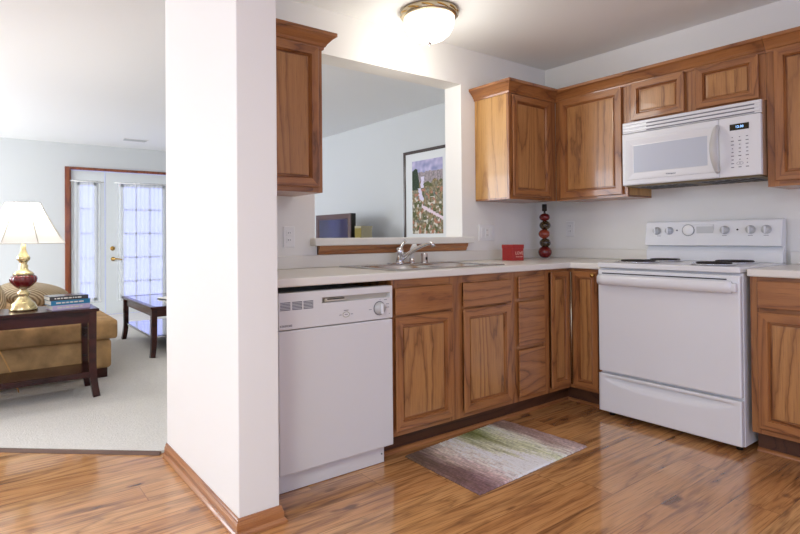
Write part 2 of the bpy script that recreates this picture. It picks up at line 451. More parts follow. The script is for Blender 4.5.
window_unit('window_2', 'x', -6.48, -3.8, -.8, .35, 2.35)
window_unit('window_3', 'x', -6.48, 2.1, 5.1, .35, 2.35)
window_unit('window_4', 'y', -5.28, -3.5, -.7, .5, 2.3)

# pass-through ledge and oak moulding under it
struct('trim_ledge', MB().box(-2.196, -.905, -.062, .20, 1.046, 1.090, LAM, .006))
om = MB().sweep([(-2.150, -.001), (-.942, -.001)], [(0, .9945), (.012, .9945), (.018, 1.004), (.020, 1.014), (.032, 1.028), (.034, 1.0455), (0, 1.0455)], TRIM['x'], side=1)
om.box(-2.150, -.942, -.012, -.001, .9945, 1.045, TRIM['x'])
struct('trim_ledge_moulding', om)
BB = [(0, .001), (.022, .001), (.022, .010), (.017, .018), (.0125, .0205), (.0125, .044), (.010, .046), (.010, .049), (.008, .051), (.0075, .058), (.005, .061), (.0045, .065), (0, .065)]
struct('baseboard_stub', MB().sweep([(-2.9655, .118), (-2.9655, -.8005), (-2.7995, -.8005), (-2.7995, -.645)], BB, None, side=1, mset=TRIM))
struct('baseboard_entry', MB().sweep([(-6.39, 5.779), (-2.76, 5.779)], [(o, z+.013) for o, z in BB], TRIM['x'], side=1))

# entry door, sidelight and casing
struct('trim_casing', MB().box(-2.745, -2.685, 5.752, 5.785, .014, 2.105, MAHOG, .004).box(-2.685, -.905, 5.752, 5.785, 2.068, 2.105, MAHOG, .004).box(-.905, -.845, 5.752, 5.785, .014, 2.105, MAHOG, .004).box(-2.690, -2.665, 5.785, 5.90, .014, 2.068, MAHOG))
def glazed(name, x0, x1, gx0, gx1, gz0, gz1, vm, hm):
    b = MB(); y0, y1 = 5.80, 5.845
    b.box(x0, gx0, y0, y1, .015, 2.062, DOORW); b.box(gx1, x1, y0, y1, .015, 2.062, DOORW)
    b.box(gx0, gx1, y0, y1, .015, gz0, DOORW); b.box(gx0, gx1, y0, y1, gz1, 2.062, DOORW)
    o = struct(name, b)
    f = MB()
    for x in (gx0, gx1): f.box(x-.022, x+.022, y0-.012, y0+.01, gz0-.022, gz1+.022, DOORW, .004)
    for z in (gz0, gz1): f.box(gx0-.022, gx1+.022, y0-.012, y0+.01, z-.022, z+.022, DOORW, .004)
    for x in vm: f.box(x-.012, x+.012, y0+.002, y1-.002, gz0, gz1, DOORW)
    for z in hm: f.box(gx0, gx1, y0+.002, y1-.002, z-.012, z+.012, DOORW)
    f.build('sash', o)
    MB().box(gx0, gx1, 5.820, 5.826, gz0, gz1, PANE).build('glass', o)
    return o
hz = [1.877-.35*k for k in range(1, 5)]
glazed('window_1', -2.664, -2.235, -2.57, -2.36, .25, 1.877, [], hz)
d1 = glazed('door_1', -2.225, -1.31, -2.00, -1.42, .25, 1.877, [-1.807, -1.613], hz)
glazed('window_5', -1.30, -.906, -1.21, -1.0, .25, 1.877, [], hz)
hb = MB().lathe([(.03, 0), (.03, -.008), (.012, -.012), (.012, -.05), (.0, -.05)], (-2.13, 5.80, .81), BRASS, 20, 'y')
hb.tube([(-2.13, 5.755, .81), (-2.09, 5.75, .812), (-2.04, 5.75, .805), (-2.015, 5.752, .80)], [.011, .010, .009, .008], BRASS)
hb.build('handle', d1, label='brass lever handle')
MB().lathe([(.032, 0), (.032, -.008), (.022, -.014), (.0, -.014)], (-2.136, 5.80, .962), BRASS, 20, 'y').box(-2.142, -2.130, 5.772, 5.787, .945, .98, BRASS, .002).build('deadbolt', d1, label='brass deadbolt')
def curtain(label, x0, x1, z0, z1, waves):
    r = thing('sheer_curtain', label, 'curtain', ((x0+x1)/2, 5.77, z0), group='sheer door curtains')
    MB().tube([(x0-.04, 5.765, z1-.015), (x1+.04, 5.765, z1-.015)], .007, PLATE).build('curtain_rod', r)
    b = bmesh.new(); nx, nz = 120, 14; V = []
    for i in range(nx+1):
        u = i/nx; col = []
        for j in range(nz+1):
            q = j/nz; a = .005*(.5+.5*q)
            y = 5.770+a*math.sin(u*waves*2*PI)+.004*math.sin(u*waves*5.1+q*3)
            col.append(b.verts.new((x0+(x1-x0)*u, y, z1-(z1-z0)*q)))
        V.append(col)
    for i in range(nx):
        for j in range(nz):
            f = b.faces.new((V[i][j], V[i+1][j], V[i+1][j+1], V[i][j+1])); f.smooth = True
    m = MB(); m.merge(b, SHEER, True); m.build('fabric_panel', r)
curtain('narrow white sheer curtain over the sidelight, between brown casing and door', -2.64, -2.29, .20, 1.925, 7)
curtain('wide white sheer curtain over the glass of the entry door', -2.07, -1.34, .20, 1.925, 14)

v = thing('ceiling_vent', 'white rectangular air vent in the living-room ceiling', 'vent', (-2.0, 5.02, H))
MB().box(-2.16, -1.84, 4.94, 5.10, H-.008, H-.0005, PLATE, .002).build('vent_frame', v)
sl = MB()
for k in range(6): sl.box(-2.14, -1.86, 4.957+k*.022, 4.966+k*.022, H-.013, H-.008, PGREY)
sl.build('louvers', v)

# ------------------------------------------------------------------ cabinets
def door(parent, plane, c, a0, a1, z0, z1, fw_=.052, name='door', pm=None):
    fn = face(plane, c, a0, a1, z0, z1); mh = OAK['x' if plane == 'y' else 'y']; mv = OAK['z']
    m = MB(); m.rings(fn, [(.012, 0), (.010, .005), (0, .014), (0, .017), (.003, .020), (fw_-.010, .020), (fw_-.008, .0120), (fw_-.003, .0140), (fw_+.000, .0030), (fw_+.006, .0030)], mh, mv)
    d = m.build(name, parent)
    i = fw_+.0055; fp = face(plane, c, a0+i, a1-i, z0+i, z1-i)
    p = MB(); p.rings(fp, [(0, .0025), (.002, .0090), (.010, .0100)], pm or PANEL, pm or PANEL, cap=pm or PANEL); p.build('panel', d)
    return d
def drawer(parent, plane, c, a0, a1, z0, z1):
    fn = face(plane, c, a0, a1, z0, z1); mh = OAK['x' if plane == 'y' else 'y']
    m = MB(); m.rings(fn, [(.012, 0), (.010, .005), (0, .013), (0, .0165), (.004, .020)], mh, mh, cap=mh); return m.build('drawer', parent)
def frame(parent, plane, c, stiles, rails):
    """face frame: stiles (a0,a1,z0,z1) upright grain, rails level grain; 2 cm thick behind plane c"""
    m = MB()
    for lst, mm in ((stiles, OAK['z']), (rails, OAK['x' if plane == 'y' else 'y'])):
        for a0, a1, z0, z1 in lst:
            if plane == 'y': m.box(a0, a1, c, c+.02, z0, z1, mm)
            else: m.box(c, c+.02, a0, a1, z0, z1, mm)
    return m.build('face_frame', parent)
ZB, ZC = .11, .881
# sink base
s = thing('sink_base_cabinet', 'oak base cabinet with two doors under the sink', 'cabinet', (-1.63, -.3, 0))
x0, x1 = -2.092, -1.170
m = MB(); m.box(x0, x0+.016, -.588, -.004, ZB, ZC, OAK['z']); m.box(x1-.016, x1-.0005, -.588, -.004, ZB, ZC, OAK['z']); m.box(x0+.016, x1-.016, -.588, -.02, ZB, ZB+.016, OAK['x']); m.box(x0+.016, x1-.016, -.02, -.004, ZB, ZC, OAK['x']); m.build('carcass', s)
frame(s, 'y', -.61, [(x0, x0+.035, ZB, ZC), (x1-.05, x1-.0005, ZB, ZC), (-1.70, -1.60, ZB, ZC)], [(x0+.035, -1.70, .84, ZC), (-1.60, x1-.05, .84, ZC), (x0+.035, -1.70, .68, .73), (-1.60, x1-.05, .68, .73), (x0+.035, -1.70, ZB, .15), (-1.60, x1-.05, ZB, .15)])
for a0, a1 in ((-2.079, -1.690), (-1.607, -1.216)):
    door(s, 'y', -.6105, a0, a1, .138, .698); drawer(s, 'y', -.6105, a0, a1, .708, .84)
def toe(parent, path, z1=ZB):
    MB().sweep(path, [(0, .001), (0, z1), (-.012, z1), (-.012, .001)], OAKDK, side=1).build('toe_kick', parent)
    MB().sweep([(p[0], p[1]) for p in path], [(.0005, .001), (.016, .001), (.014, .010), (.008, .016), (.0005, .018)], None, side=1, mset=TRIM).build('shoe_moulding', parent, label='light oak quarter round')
toe(s, [(-2.105, -.535), (x1, -.535)])
# drawer base
s = thing('drawer_base_cabinet', 'narrow oak base cabinet with a stack of three drawers', 'cabinet', (-1.02, -.3, 0))
x0, x1 = -1.1695, -.8755
m = MB(); m.box(x0, x1, -.588, -.004, ZB, ZC, OAK['z']); m.build('carcass', s)
frame(s, 'y', -.61, [(x0, x0+.04, ZB, ZC), (x1-.035, x1, ZB, ZC)], [(x0+.04, x1-.035, .84, ZC), (x0+.04, x1-.035, .69, .73), (x0+.04, x1-.035, .40, .45), (x0+.04, x1-.035, ZB, .15)])
for z0, z1 in ((.722, .852), (.440, .702), (.142, .415)): drawer(s, 'y', -.6105, -1.145, -.901, z0, z1)
toe(s, [(-1.1695, -.535), (-.8755, -.535)])
# corner base
s = thing('corner_base_cabinet', 'oak corner base cabinet with two narrow hinged doors meeting in the inside corner', 'cabinet', (-.3, -.3, 0))
m = MB(); m.grid_slab([-.875, -.588, -.004], [-.8365, -.588, -.004], lambda i, j: not (i == 0 and j == 0), ZB, ZC, OAK['z']); m.build('carcass', s)
m = MB()
for b in ((-.875, -.835, -.61, -.59, ZB, ZC), (-.655, -.61, -.61, -.59, ZB, ZC), (-.61, -.59, -.645, -.59, ZB, ZC), (-.61, -.59, -.8365, -.812, ZB, ZC)): m.box(*b, OAK['z'])
for b in ((-.835, -.655, -.61, -.59, .86, ZC), (-.835, -.655, -.61, -.59, ZB, .14)): m.box(*b, OAK['x'])
for b in ((-.61, -.59, -.812, -.645, .86, ZC), (-.61, -.59, -.812, -.645, ZB, .14)): m.box(*b, OAK['y'])
m.build('face_frame', s)
door(s, 'y', -.6105, -.832, -.640, .140, .865, .044)
d = door(s, 'x', -.6105, -.812, -.640, .130, .865, .044)
MB().lathe([(.006, 0), (.006, -.010), (.013, -.016), (.013, -.022), (.008, -.027), (0, -.028)], (-.630, -.790, .845), BRASS, 20, 'x').build('knob', d, label='small brass knob')
hg = MB()
hg.tube([(-.634, -.634, .14), (-.634, -.634, .86)], .005, NICKEL, 8); hg.build('hinge', s, label='long grey piano hinge')
toe(s, [(-.8755, -.535), (-.535, -.535), (-.535, -.8365)])
# right base
s = thing('base_cabinet', 'oak base cabinet with a drawer over a door beside the range', 'cabinet', (-.3, -1.9, 0))
y0, y1 = -2.20, -1.622
MB().box(-.588, -.004, y0, y1, ZB, ZC, OAK['z']).build('carcass', s)
frame(s, 'x', -.61, [(y0, y0+.03, ZB, ZC), (y1-.04, y1, ZB, ZC)], [(y0+.03, y1-.04, .86, ZC), (y0+.03, y1-.04, .70, .74), (y0+.03, y1-.04, ZB, .15)])
door(s, 'x', -.6105, -2.17, -1.656, .140, .708); drawer(s, 'x', -.6105, -2.17, -1.656, .730, .862)
toe(s, [(-.535, y1), (-.535, y0)])
# uppers
ZU0, ZU1 = 1.344, 2.094
CR = [(0, 2.062), (.008, 2.062), (.010, 2.074), (.016, 2.078), (.022, 2.090), (.046, 2.116), (.052, 2.120), (.060, 2.124), (.060, 2.142), (0, 2.142)]
U = -.305
def upper_box(parent, x0, x1, y0, y1, z0=ZU0, z1=ZU1, sides='z'):
    m = MB(); m.box(x0, x1, y0, y1, z0+.012, z1, VENEER); m.box(x0, x1, y0, y1, z0, z0+.0118, OAK['x']); m.build('carcass', parent)
# A on sink wall
s = thing('wall_cabinet', 'oak wall cabinet in the corner on the sink wall, right of the pass-through', 'cabinet', (-.4, -.15, ZU0))
upper_box(s, -.827, -.3065, U+.02, -.002)
frame(s, 'y', U, [(-.827, -.785, ZU0, ZU1), (-.41, -.3065, ZU0, ZU1)], [(-.785, -.41, ZU0, ZU0+.035), (-.785, -.41, ZU1-.06, ZU1)])
door(s, 'y', U-.0005, -.802, -.392, 1.364, 2.052)
MB().sweep([(-.827, -.002), (-.827, U), (U, U)], CR, None, side=1, mset=OAK, ends=(None, (-1, -1))).build('crown_moulding', s)
# B on stove wall
s = thing('wall_cabinet', 'pale oak single-door wall cabinet between the corner and the microwave', 'cabinet', (-.15, -.57, ZU0))
upper_box(s, U+.02, -.002, -.841, -.3045)
frame(s, 'x', U, [(-.841, -.80, ZU0, ZU1), (-.365, -.3065, ZU0, ZU1)], [(-.80, -.365, ZU0, ZU0+.035), (-.80, -.365, ZU1-.06, ZU1)])
door(s, 'x', U-.0005, -.812, -.352, 1.360, 2.062)
MB().sweep([(U, U), (U, -.8415)], CR, None, side=1, mset=OAK, ends=((-1, -1), None)).build('crown_moulding', s)
# over range
s = thing('wall_cabinet', 'short oak wall cabinet with two small doors above the microwave', 'cabinet', (-.15, -1.22, 1.81))
upper_box(s, U+.02, -.002, -1.6065, -.8425, 1.81)
frame(s, 'x', U, [(-.888, -.8425, 1.81, ZU1), (-1.28, -1.19, 1.81, ZU1), (-1.6065, -1.56, 1.81, ZU1)], [(-1.19, -.888, 1.81, 1.835), (-1.56, -1.28, 1.81, 1.835), (-1.19, -.888, ZU1-.06, ZU1), (-1.56, -1.28, ZU1-.06, ZU1)])
for a0, a1 in ((-1.199, -.874), (-1.577, -1.261)): door(s, 'x', U-.0005, a0, a1, 1.826, 2.066, .048)
MB().sweep([(U, -.8425), (U, -1.6065)], CR, None, side=1, mset=OAK).build('crown_moulding', s)
# right
s = thing('wall_cabinet', 'oak wall cabinet at the frame edge, past the microwave control panel', 'cabinet', (-.15, -1.9, ZU0))
upper_box(s, U+.02, -.002, -2.22, -1.608)
frame(s, 'x', U, [(-2.22, -2.18, ZU0, ZU1), (-1.66, -1.608, ZU0, ZU1)], [(-2.18, -1.66, ZU0, ZU0+.035), (-2.18, -1.66, ZU1-.06, ZU1)])
door(s, 'x', U-.0005, -2.19, -1.645, 1.372, 2.070)
MB().sweep([(U, -1.608), (U, -2.22)], CR, None, side=1, mset=OAK).build('crown_moulding', s)
# left of pass-through
s = thing('wall_cabinet', 'dark red oak wall cabinet left of the pass-through, beside the white wall end', 'cabinet', (-2.55, -.15, ZU0))
upper_box(s, -2.798, -2.295, U+.02, -.002, 1.324)
frame(s, 'y', U, [(-2.798, -2.74, 1.324, ZU1), (-2.35, -2.295, 1.324, ZU1)], [(-2.74, -2.35, 1.324, 1.365), (-2.74, -2.35, ZU1-.06, ZU1)])
door(s, 'y', U-.0005, -2.76, -2.324, 1.350, 2.066)
MB().sweep([(-2.798, U), (-2.295, U), (-2.295, -.002)], CR, None, side=1, mset=OAK).build('crown_moulding', s)

# ------------------------------------------------------------------ worktops
ZT = .92
SXA, SXB, SYA, SYB = -1.995, -1.235, -.545, -.14
t1 = thing('kitchen_worktop', 'white laminate L-shaped worktop running from the sink to the range', 'worktop', (-1.6, -.3, .882))
xs = [-2.797, SXA, SXB, -.635, -.003]; ys = [-.8415, -.635, SYA, SYB, -.003]
def wm(i, j):
    if j == 0: return i == 3
    return not (i == 1 and j == 2)
MB().grid_slab(xs, ys, wm, .8822, ZT, LAM).build('worktop_slab', t1, bevel=.007)
MB().box(-2.797, -.003, -.022, -.001, ZT+.0003, .993, LAM, .004).build('backsplash', t1)
MB().box(-.022, -.001, -.8415, -.0225, ZT+.0003, .993, LAM, .004).build('backsplash', t1)
t2 = thing('kitchen_worktop', 'short white worktop beside the range at the edge of the photo', 'worktop', (-.3, -1.9, .882))
MB().box(-.635, -.003, -2.22, -1.6155, .8822, ZT, LAM, .007).build('worktop_slab', t2)
MB().box(-.022, -.001, -2.22, -1.6155, ZT+.0003, .993, LAM, .004).build('backsplash', t2)

# ------------------------------------------------------------------ sink, faucet, sprayer, air gap
s = thing('kitchen_sink', 'stainless double-bowl sink set in the white worktop', 'sink', (-1.615, -.31, ZT))
bx = [(-1.985, -1.632), (-1.598, -1.245)]; by = (-.535, -.15)
xs = [-2.03, bx[0][0], bx[0][1], bx[1][0], bx[1][1], -1.20]; ys = [-.572, by[0], by[1], -.045]
MB().grid_slab(xs, ys, lambda i, j: not (j == 1 and i in (1, 3)), ZT+.0004, ZT+.0075, STEEL).build('rim', s, bevel=.003)
for a, b in bx:
    t = bmesh.new(); lv = []
    for ins, z in ((.0, ZT+.002), (.004, ZT-.01), (.014, ZT-.15), (.03, ZT-.172), (.06, ZT-.176)):
        lv.append([t.verts.new(p) for p in ((a+ins, by[0]+ins, z), (b-ins, by[0]+ins, z), (b-ins, by[1]-ins, z), (a+ins, by[1]-ins, z))])
    for A, B in zip(lv, lv[1:]):
        for k in range(4): t.faces.new((A[k], A[(k+1) % 4], B[(k+1) % 4], B[k]))
    t.faces.new(lv[-1]); mb = MB(); mb.merge(t, STEEL, True)
    bo = mb.build('bowl', s)
    MB().lathe([(.042, .0), (.044, .003), (.03, .004), (.024, .001), (0, .001)], ((a+b)/2, -.34, ZT-.1755), CHROME, 24).build('drain', bo)
ZS = ZT+.008
f = thing('faucet', 'chrome single-lever kitchen faucet behind the sink', 'faucet', (-1.61, -.09, ZS))
MB().lathe([(.0, .0), (.034, 0), (.034, .006), (.026, .012), (.026, .014), (0, .014)], (-1.61, -.09, ZS), CHROME, 28).box(-1.69, -1.536, -.118, -.062, ZS, ZS+.007, CHROME, .003).build('base_plate', f)
MB().lathe([(.024, .012), (.023, .06), (.025, .066), (.025, .085), (.018, .098), (0, .101)], (-1.61, -.09, ZS), CHROME, 28).build('body', f)
MB().tube([(-1.61, -.09, ZS+.088), (-1.59, -.085, ZS+.105), (-1.567, -.078, ZS+.125), (-1.545, -.07, ZS+.142)], [.010, .008, .008, .010], CHROME, flat=.7).build('lever', f)
MB().tube([(-1.60, -.10, ZS+.030), (-1.585, -.125, ZS+.052), (-1.56, -.165, ZS+.082), (-1.535, -.205, ZS+.106), (-1.515, -.235, ZS+.120), (-1.500, -.256, ZS+.124), (-1.492, -.268, ZS+.116), (-1.490, -.270, ZS+.104)], [.015, .014, .012, .011, .011, .011, .012, .011], CHROME).build('spout', f)
sp = thing('side_sprayer', 'white pull-out sprayer standing beside the faucet spout', 'sprayer', (-1.51, -.088, ZS))
MB().lathe([(0, 0), (.024, 0), (.024, .006), (.016, .014), (.014, .03), (0, .03)], (-1.51, -.088, ZS), CHROME, 24).build('holder', sp)
MB().tube([(-1.51, -.088, ZS+.028), (-1.51, -.09, ZS+.06), (-1.508, -.095, ZS+.085), (-1.503, -.105, ZS+.103), (-1.497, -.118, ZS+.108)], [.012, .013, .017, .019, .014], PLATE).build('spray_head', sp)
ag = thing('air_gap', 'short chrome dishwasher air-gap cap on the sink deck', 'air gap', (-1.405, -.09, ZS))
MB().lathe([(0, 0), (.026, 0), (.026, .004), (.022, .006), (.022, .052), (.019, .058), (0, .060)], (-1.405, -.09, ZS), CHROME, 28).build('cap', ag)
MB().box(-1.412, -1.398, -.1125, -.108, ZS+.018, ZS+.034, BLACK).build('slot', ag)

# ------------------------------------------------------------------ dishwasher
d = thing('dishwasher', 'white built-in dishwasher between the wall end and the sink cabinet', 'dishwasher', (-2.41, -.3, 0))
DX0, DX1 = -2.718, -2.108
MB().box(DX0+.004, DX1-.004, -.59, -.03, .10, .84, WHITE2).box(-2.797, DX0-.002, -.60, -.03, 0.002, .88, WHITE2).build('body', d)
MB().box(DX0, DX1, -.640, -.592, .089, .698, WHITE2, .006).build('door', d)
MB().box(DX0, -2.139, -.603, -.59, .002, .0875, WHITE2, .002).lathe([(.004, 0), (.004, -.003), (0, -.003)], (-2.155, -.603, .045), GREY, 12, 'y').build('kick_plate', d)
p = MB(); p.grid_slab([DX0, -2.505, -2.122, DX1], [.702, .803, .826, .858], lambda i, j: not (i == 1 and j == 1), -.641, -.592, WHITE2)
for q in p.bm.verts: q.co = Vector((q.co.x, q.co.z, q.co.y))
pan = p.build('control_panel', d, bevel=.004)
MB().box(-2.505, -2.122, -.612, -.600, .803, .826, BEIGE).build('handle_recess', pan, label='beige pocket under the top edge')
MB().box(-2.485, -2.375, -.634, -.612, .806, .822, BEIGE, .003).box(-2.475, -2.385, -.637, -.633, .815, .820, DARK).build('latch', pan)
vt = MB()
for a in (-2.712, -2.655, -2.600):
    for k in range(6): vt.box(a, a+.048, -.6425, -.640, .785+k*.0062, .7885+k*.0062, GREY)
vt.build('vent_slots', pan)
kn = MB(); kn.lathe([(.030, 0), (.030, -.006), (.026, -.010), (.024, -.020), (0, -.021)], (-2.190, -.641, .755), PGREY, 32, 'y'); kn.box(-2.195, -2.185, -.672, -.66, .731, .779, WHITE, .002)
kn = kn.build('cycle_knob', pan)
MB().lathe([(.0335, 0), (.0335, -.003), (.0295, -.003)], (-2.190, -.6405, .755), GREY, 32, 'y').build('dial_ring', kn)
for x, z, l in ((-2.243, .752, .016), (-2.140, .756, .020), (-2.140, .772, .018), (-2.152, .793, .018), (-2.185, .796, .004), (-2.130, .725, .004)): MB().box(x-l/2, x+l/2, -.6418, -.6408, z-.0012, z+.0012, GREY).build('dial_mark', pan)
mk = MB().tube([(-2.379+.018*math.cos(a), -.6412, .742+.012*math.sin(a)) for a in [k*2*PI/24 for k in range(25)]], .0012, mat('olive_print', srgb(150, 150, 110), .5), 6)
for x, z, l in ((-2.379, .761, .026), (-2.410, .742, .012), (-2.348, .742, .012), (-2.379, .742, .016)): mk.box(x-l/2, x+l/2, -.6418, -.6408, z-.0014, z+.0014, GREY)
mk.build('emblem', pan)
text('lettering', 'KENMORE', .0125, TM((-2.684, -.6412, .7185), RY), BLACK, pan)

# ------------------------------------------------------------------ range
RY0, RY1 = -1.603, -.845
r = thing('range', 'white electric coil range with a raised backguard between oak cabinets', 'range', (-.35, -1.224, 0))
b = MB(); b.box(-.640, -.028, RY0, RY1, .03, .896, WHITE, .003)
for x in (-.60, -.08):
    for y in (RY0+.04, RY1-.04): b.lathe([(.016, .001), (.016, .03)], (x, y, 0), BLACK, 12)
b.build('body', r)
MB().box(-.676, -.028, RY0, RY1, .8975, .928, WHITE, .007, 3).build('cooktop', r)
dr = MB().box(-.676, -.642, RY0+.002, RY1-.002, .276, .886, WHITE, .007, 3).build('oven_door', r)
hd = MB(); yc = (RY0+RY1)/2
n = 24; hp = [(-.698-.010*math.sin(PI*k/n), RY0+.030+(RY1-RY0-.050)*k/n, .828) for k in range(n+1)]
hd.tube(hp, .021, WHITE, 16, flat=1.45)
for y in (RY0+.026, RY1-.026): hd.box(-.708, -.674, y-.016, y+.016, .806, .848, WHITE, .006)
hd.build('handle', dr)
MB().box(-.6775, -.6755, RY0+.06, RY1-.03, .862, .868, DARK).build('vent_slot', dr)
# storage drawer with scooped grip
t = bmesh.new(); NY, NZ = 80, 40; V = []
zt, zb = .262, .038
for j in range(NZ+1):
    z = zb+(zt-zb)*j/NZ; row = []
    for i in range(NY+1):
        y = RY0+.002+(RY1-RY0-.004)*i/NY; a = (y-yc)/((RY1-RY0)*.46); dd = 0
        if abs(a) < 1:
            e = 1-a*a; zl = .242-.0; dep = .034*min(1, e*1.6); hgt = .058*math.sqrt(e)+.004
            if z <= zl: dd = dep*max(0, 1-(zl-z)/hgt)**1.5
        row.append(t.verts.new((-.676+dd, y, z)))
    V.append(row)
for j in range(NZ):
    for i in range(NY):
        fc = t.faces.new((V[j][i], V[j][i+1], V[j+1][i+1], V[j+1][i])); fc.smooth = True
bd = [V[0][i] for i in range(NY+1)]+[V[j][NY] for j in range(1, NZ+1)]+[V[NZ][i] for i in range(NY-1, -1, -1)]+[V[j][0] for j in range(NZ-1, 0, -1)]
bk = [t.verts.new((-.642, v_.co.y, v_.co.z)) for v_ in bd]
for k in range(len(bd)): t.faces.new((bd[k], bd[(k+1) % len(bd)], bk[(k+1) % len(bd)], bk[k]))
t.faces.new(bk); mb = MB(); mb.merge(t, WHITE); mb.build('storage_drawer', r)
def coil(x, y, rad):
    m = MB(); m.lathe([(0, .9282), (rad*.55, .9282), (rad+.012, .9286), (rad+.022, .934), (rad+.018, .9355), (rad+.008, .931), (rad*.5, .9295), (0, .9295)], (x, y, 0), CHROME, 36)
    o = m.build('burner', r); pts = []
    turns = 4 if rad > .085 else 3; N = turns*28
    for k in range(N+1):
        q = k/N; a = q*turns*2*PI; rr = .02+(rad-.02)*q; pts.append((x+rr*math.cos(a), y+rr*math.sin(a), .9385))
    MB().tube(pts, .0052, COIL, 8).build('coil', o, label='dark spiral coil')
coil(-.515, -1.005, .098); coil(-.235, -1.03, .086); coil(-.505, -1.415, .086); coil(-.225, -1.41, .098)
# backguard (sloping console over a set-back riser)
bg_ = MB(); t = bmesh.new()
pr = [(-.028, .9285), (-.090, .9285), (-.090, .985), (-.062, 1.020), (-.112, 1.024), (-.084, 1.170), (-.076, 1.180), (-.028, 1.180)]
A = [t.verts.new((x, RY0, z)) for x, z in pr]; B = [t.verts.new((x, RY1, z)) for x, z in pr]
for k in range(len(pr)): t.faces.new((A[k], A[(k+1) % len(pr)], B[(k+1) % len(pr)], B[k]))
t.faces.new(A); t.faces.new(B); bg_.merge(t, WHITE)
gd = bg_.build('backguard', r, bevel=.004)
def bgx(z): return -.112+(z-1.024)*(.028/.146)
for y in (-.919, -.998, -1.318, -1.452, -1.530):
    k_ = MB(); x = bgx(1.118)
    k_.lathe([(.026, 0), (.026, -.004), (.022, -.006), (.020, -.020), (.018, -.023), (0, -.023)], (x, y, 1.118), PGREY, 28, 'x')
    k_.box(x-.034, x-.02, y-.0045, y+.0045, 1.098, 1.138, WHITE, .002)
    k_.build('knob', gd)
cl = MB(); x = bgx(1.12)
cl.box(x-.004, x+.004, -1.256, -1.075, 1.085, 1.155, WHITE, .002)
cl.lathe([(.033, 0), (.033, -.004), (.030, -.006), (0, -.006)], (x-.004, -1.115, 1.12), PLATE, 28, 'x'); cl.build('clock_panel', gd)
MB().lathe([(.036, -.001), (.036, -.004), (.033, -.004), (.033, -.001)], (x-.004, -1.115, 1.12), GREY, 28, 'x').box(x-.0052, x-.0042, -1.256, -1.162, 1.100, 1.142, mat('silver_print', srgb(206, 206, 204), .25)).build('clock_dial', gd)
for y, m_ in ((-1.385, BLACK), (-1.045, GREY)): MB().lathe([(.005, 0), (.005, -.003), (0, -.003)], (bgx(1.12), y, 1.12), m_, 12, 'x').build('indicator_light', gd)
for y in (-.935, -1.318, -1.452, -1.530): MB().box(bgx(1.085)-.0008, bgx(1.085)+.001, y-.012, y+.012, 1.0835, 1.0865, GREY).build('knob_mark', gd)

# ------------------------------------------------------------------ microwave
mw = thing('microwave', 'white over-the-range microwave with a bowed handle under the small cabinet doors', 'microwave', (-.2, -1.224, 1.402))
MX = -.380
SIDE = mat('microwave_case_reflected_tan', srgb(186, 150, 116), .35, .2)  # tan paints the cabinet wood's reflection into the casing colour
MB().box(MX+.03, -.003, RY0, RY1, 1.408, 1.8085, SIDE).build('case', mw, label='side casing with reflected cabinet wood painted in as tan')
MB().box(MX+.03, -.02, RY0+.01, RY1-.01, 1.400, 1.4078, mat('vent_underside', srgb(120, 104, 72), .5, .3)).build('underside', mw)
for y0, y1 in ((-1.18, -.90), (-1.54, -1.26)):
    uf = MB().box(-.31, -.09, y0-.01, y1, 1.3975, 1.3998, GREY)
    for k in range(7): uf.box(-.30, -.10, y0+k*.04, y0+k*.04+.02, 1.396, 1.398, DARK)
    uf.build('grease_filter', mw)
gr = MB().box(MX+.008, MX+.03, RY0, RY1, 1.738, 1.8085, WHITE, .004)
for k in range(3): gr.box(MX+.001, MX+.012, RY0+.004, RY1-.004, 1.747+k*.021, 1.762+k*.021, WHITE, .004)
gr = gr.build('top_grille', mw)
MB().box(MX+.0045, MX+.0078, RY0+.03, -1.0, 1.7425, 1.8, GREY).build('grille_slots', gr)
fn = face('x', MX+.03, -1.402, RY1, 1.408, 1.735)
dm = MB(); dm.rings(fn, [(0, 0), (0, .024), (.006, .03)], WHITE, WHITE, cap=WHITE); md = dm.build('door', mw)
fn = face('x', MX, -1.39, -.878, 1.440, 1.696)
MB().rings(fn, [(0, .0), (0, .004), (.003, .006), (.012, .006), (.040, -.003+.006), (.044, .0035)], WHITE, WHITE, cap=mat('mesh_window', srgb(204, 210, 220), .18, coat=.4)).build('window', md)
text('lettering', 'Whirlpool', .0135, TM((MX-.0066, -1.146, 1.4585), RX), mat('logo_print', srgb(110, 112, 120), .4), md)
h = MB(); n = 20
h.tube([(MX-.004-.056*math.sin(PI*k/n)**.8, -1.398, 1.438+.258*k/n) for k in range(n+1)], [.010+.009*math.sin(PI*k/n)**.6 for k in range(n+1)], mat('handle_grey', srgb(206, 204, 198), .3, coat=.3), 14).build('handle', md)
cp_ = MB().box(MX, MX+.03, RY0, -1.4035, 1.408, 1.735, WHITE, .005).build('control_panel', mw)
MB().box(MX-.0015, MX, -1.550, -1.458, 1.660, 1.694, mat('display_black', srgb(46, 40, 26), .15)).build('display', cp_)
text('clock_digits', '12:30', .018, TM((MX-.002, -1.505, 1.677), RX), mat('lit_digits', srgb(150, 200, 255), .5, emit=srgb(150, 200, 255), es=1.5), cp_)
kp = MB(); random.seed(3)
for i, y in enumerate((-1.470, -1.505, -1.540)):
    for k in range(9):
        l = random.choice((.006, .010, .014)); z = 1.622-k*.0205
        kp.box(MX-.001, MX, y-l/2, y+l/2, z-.0022, z+.0022, GREY)
kp.tube([(MX-.0006, -1.505+.016*math.cos(a), 1.478+.008*math.sin(a)) for a in [j*2*PI/20 for j in range(21)]], .0007, GREY, 6)
kp.build('keypad_print', cp_)

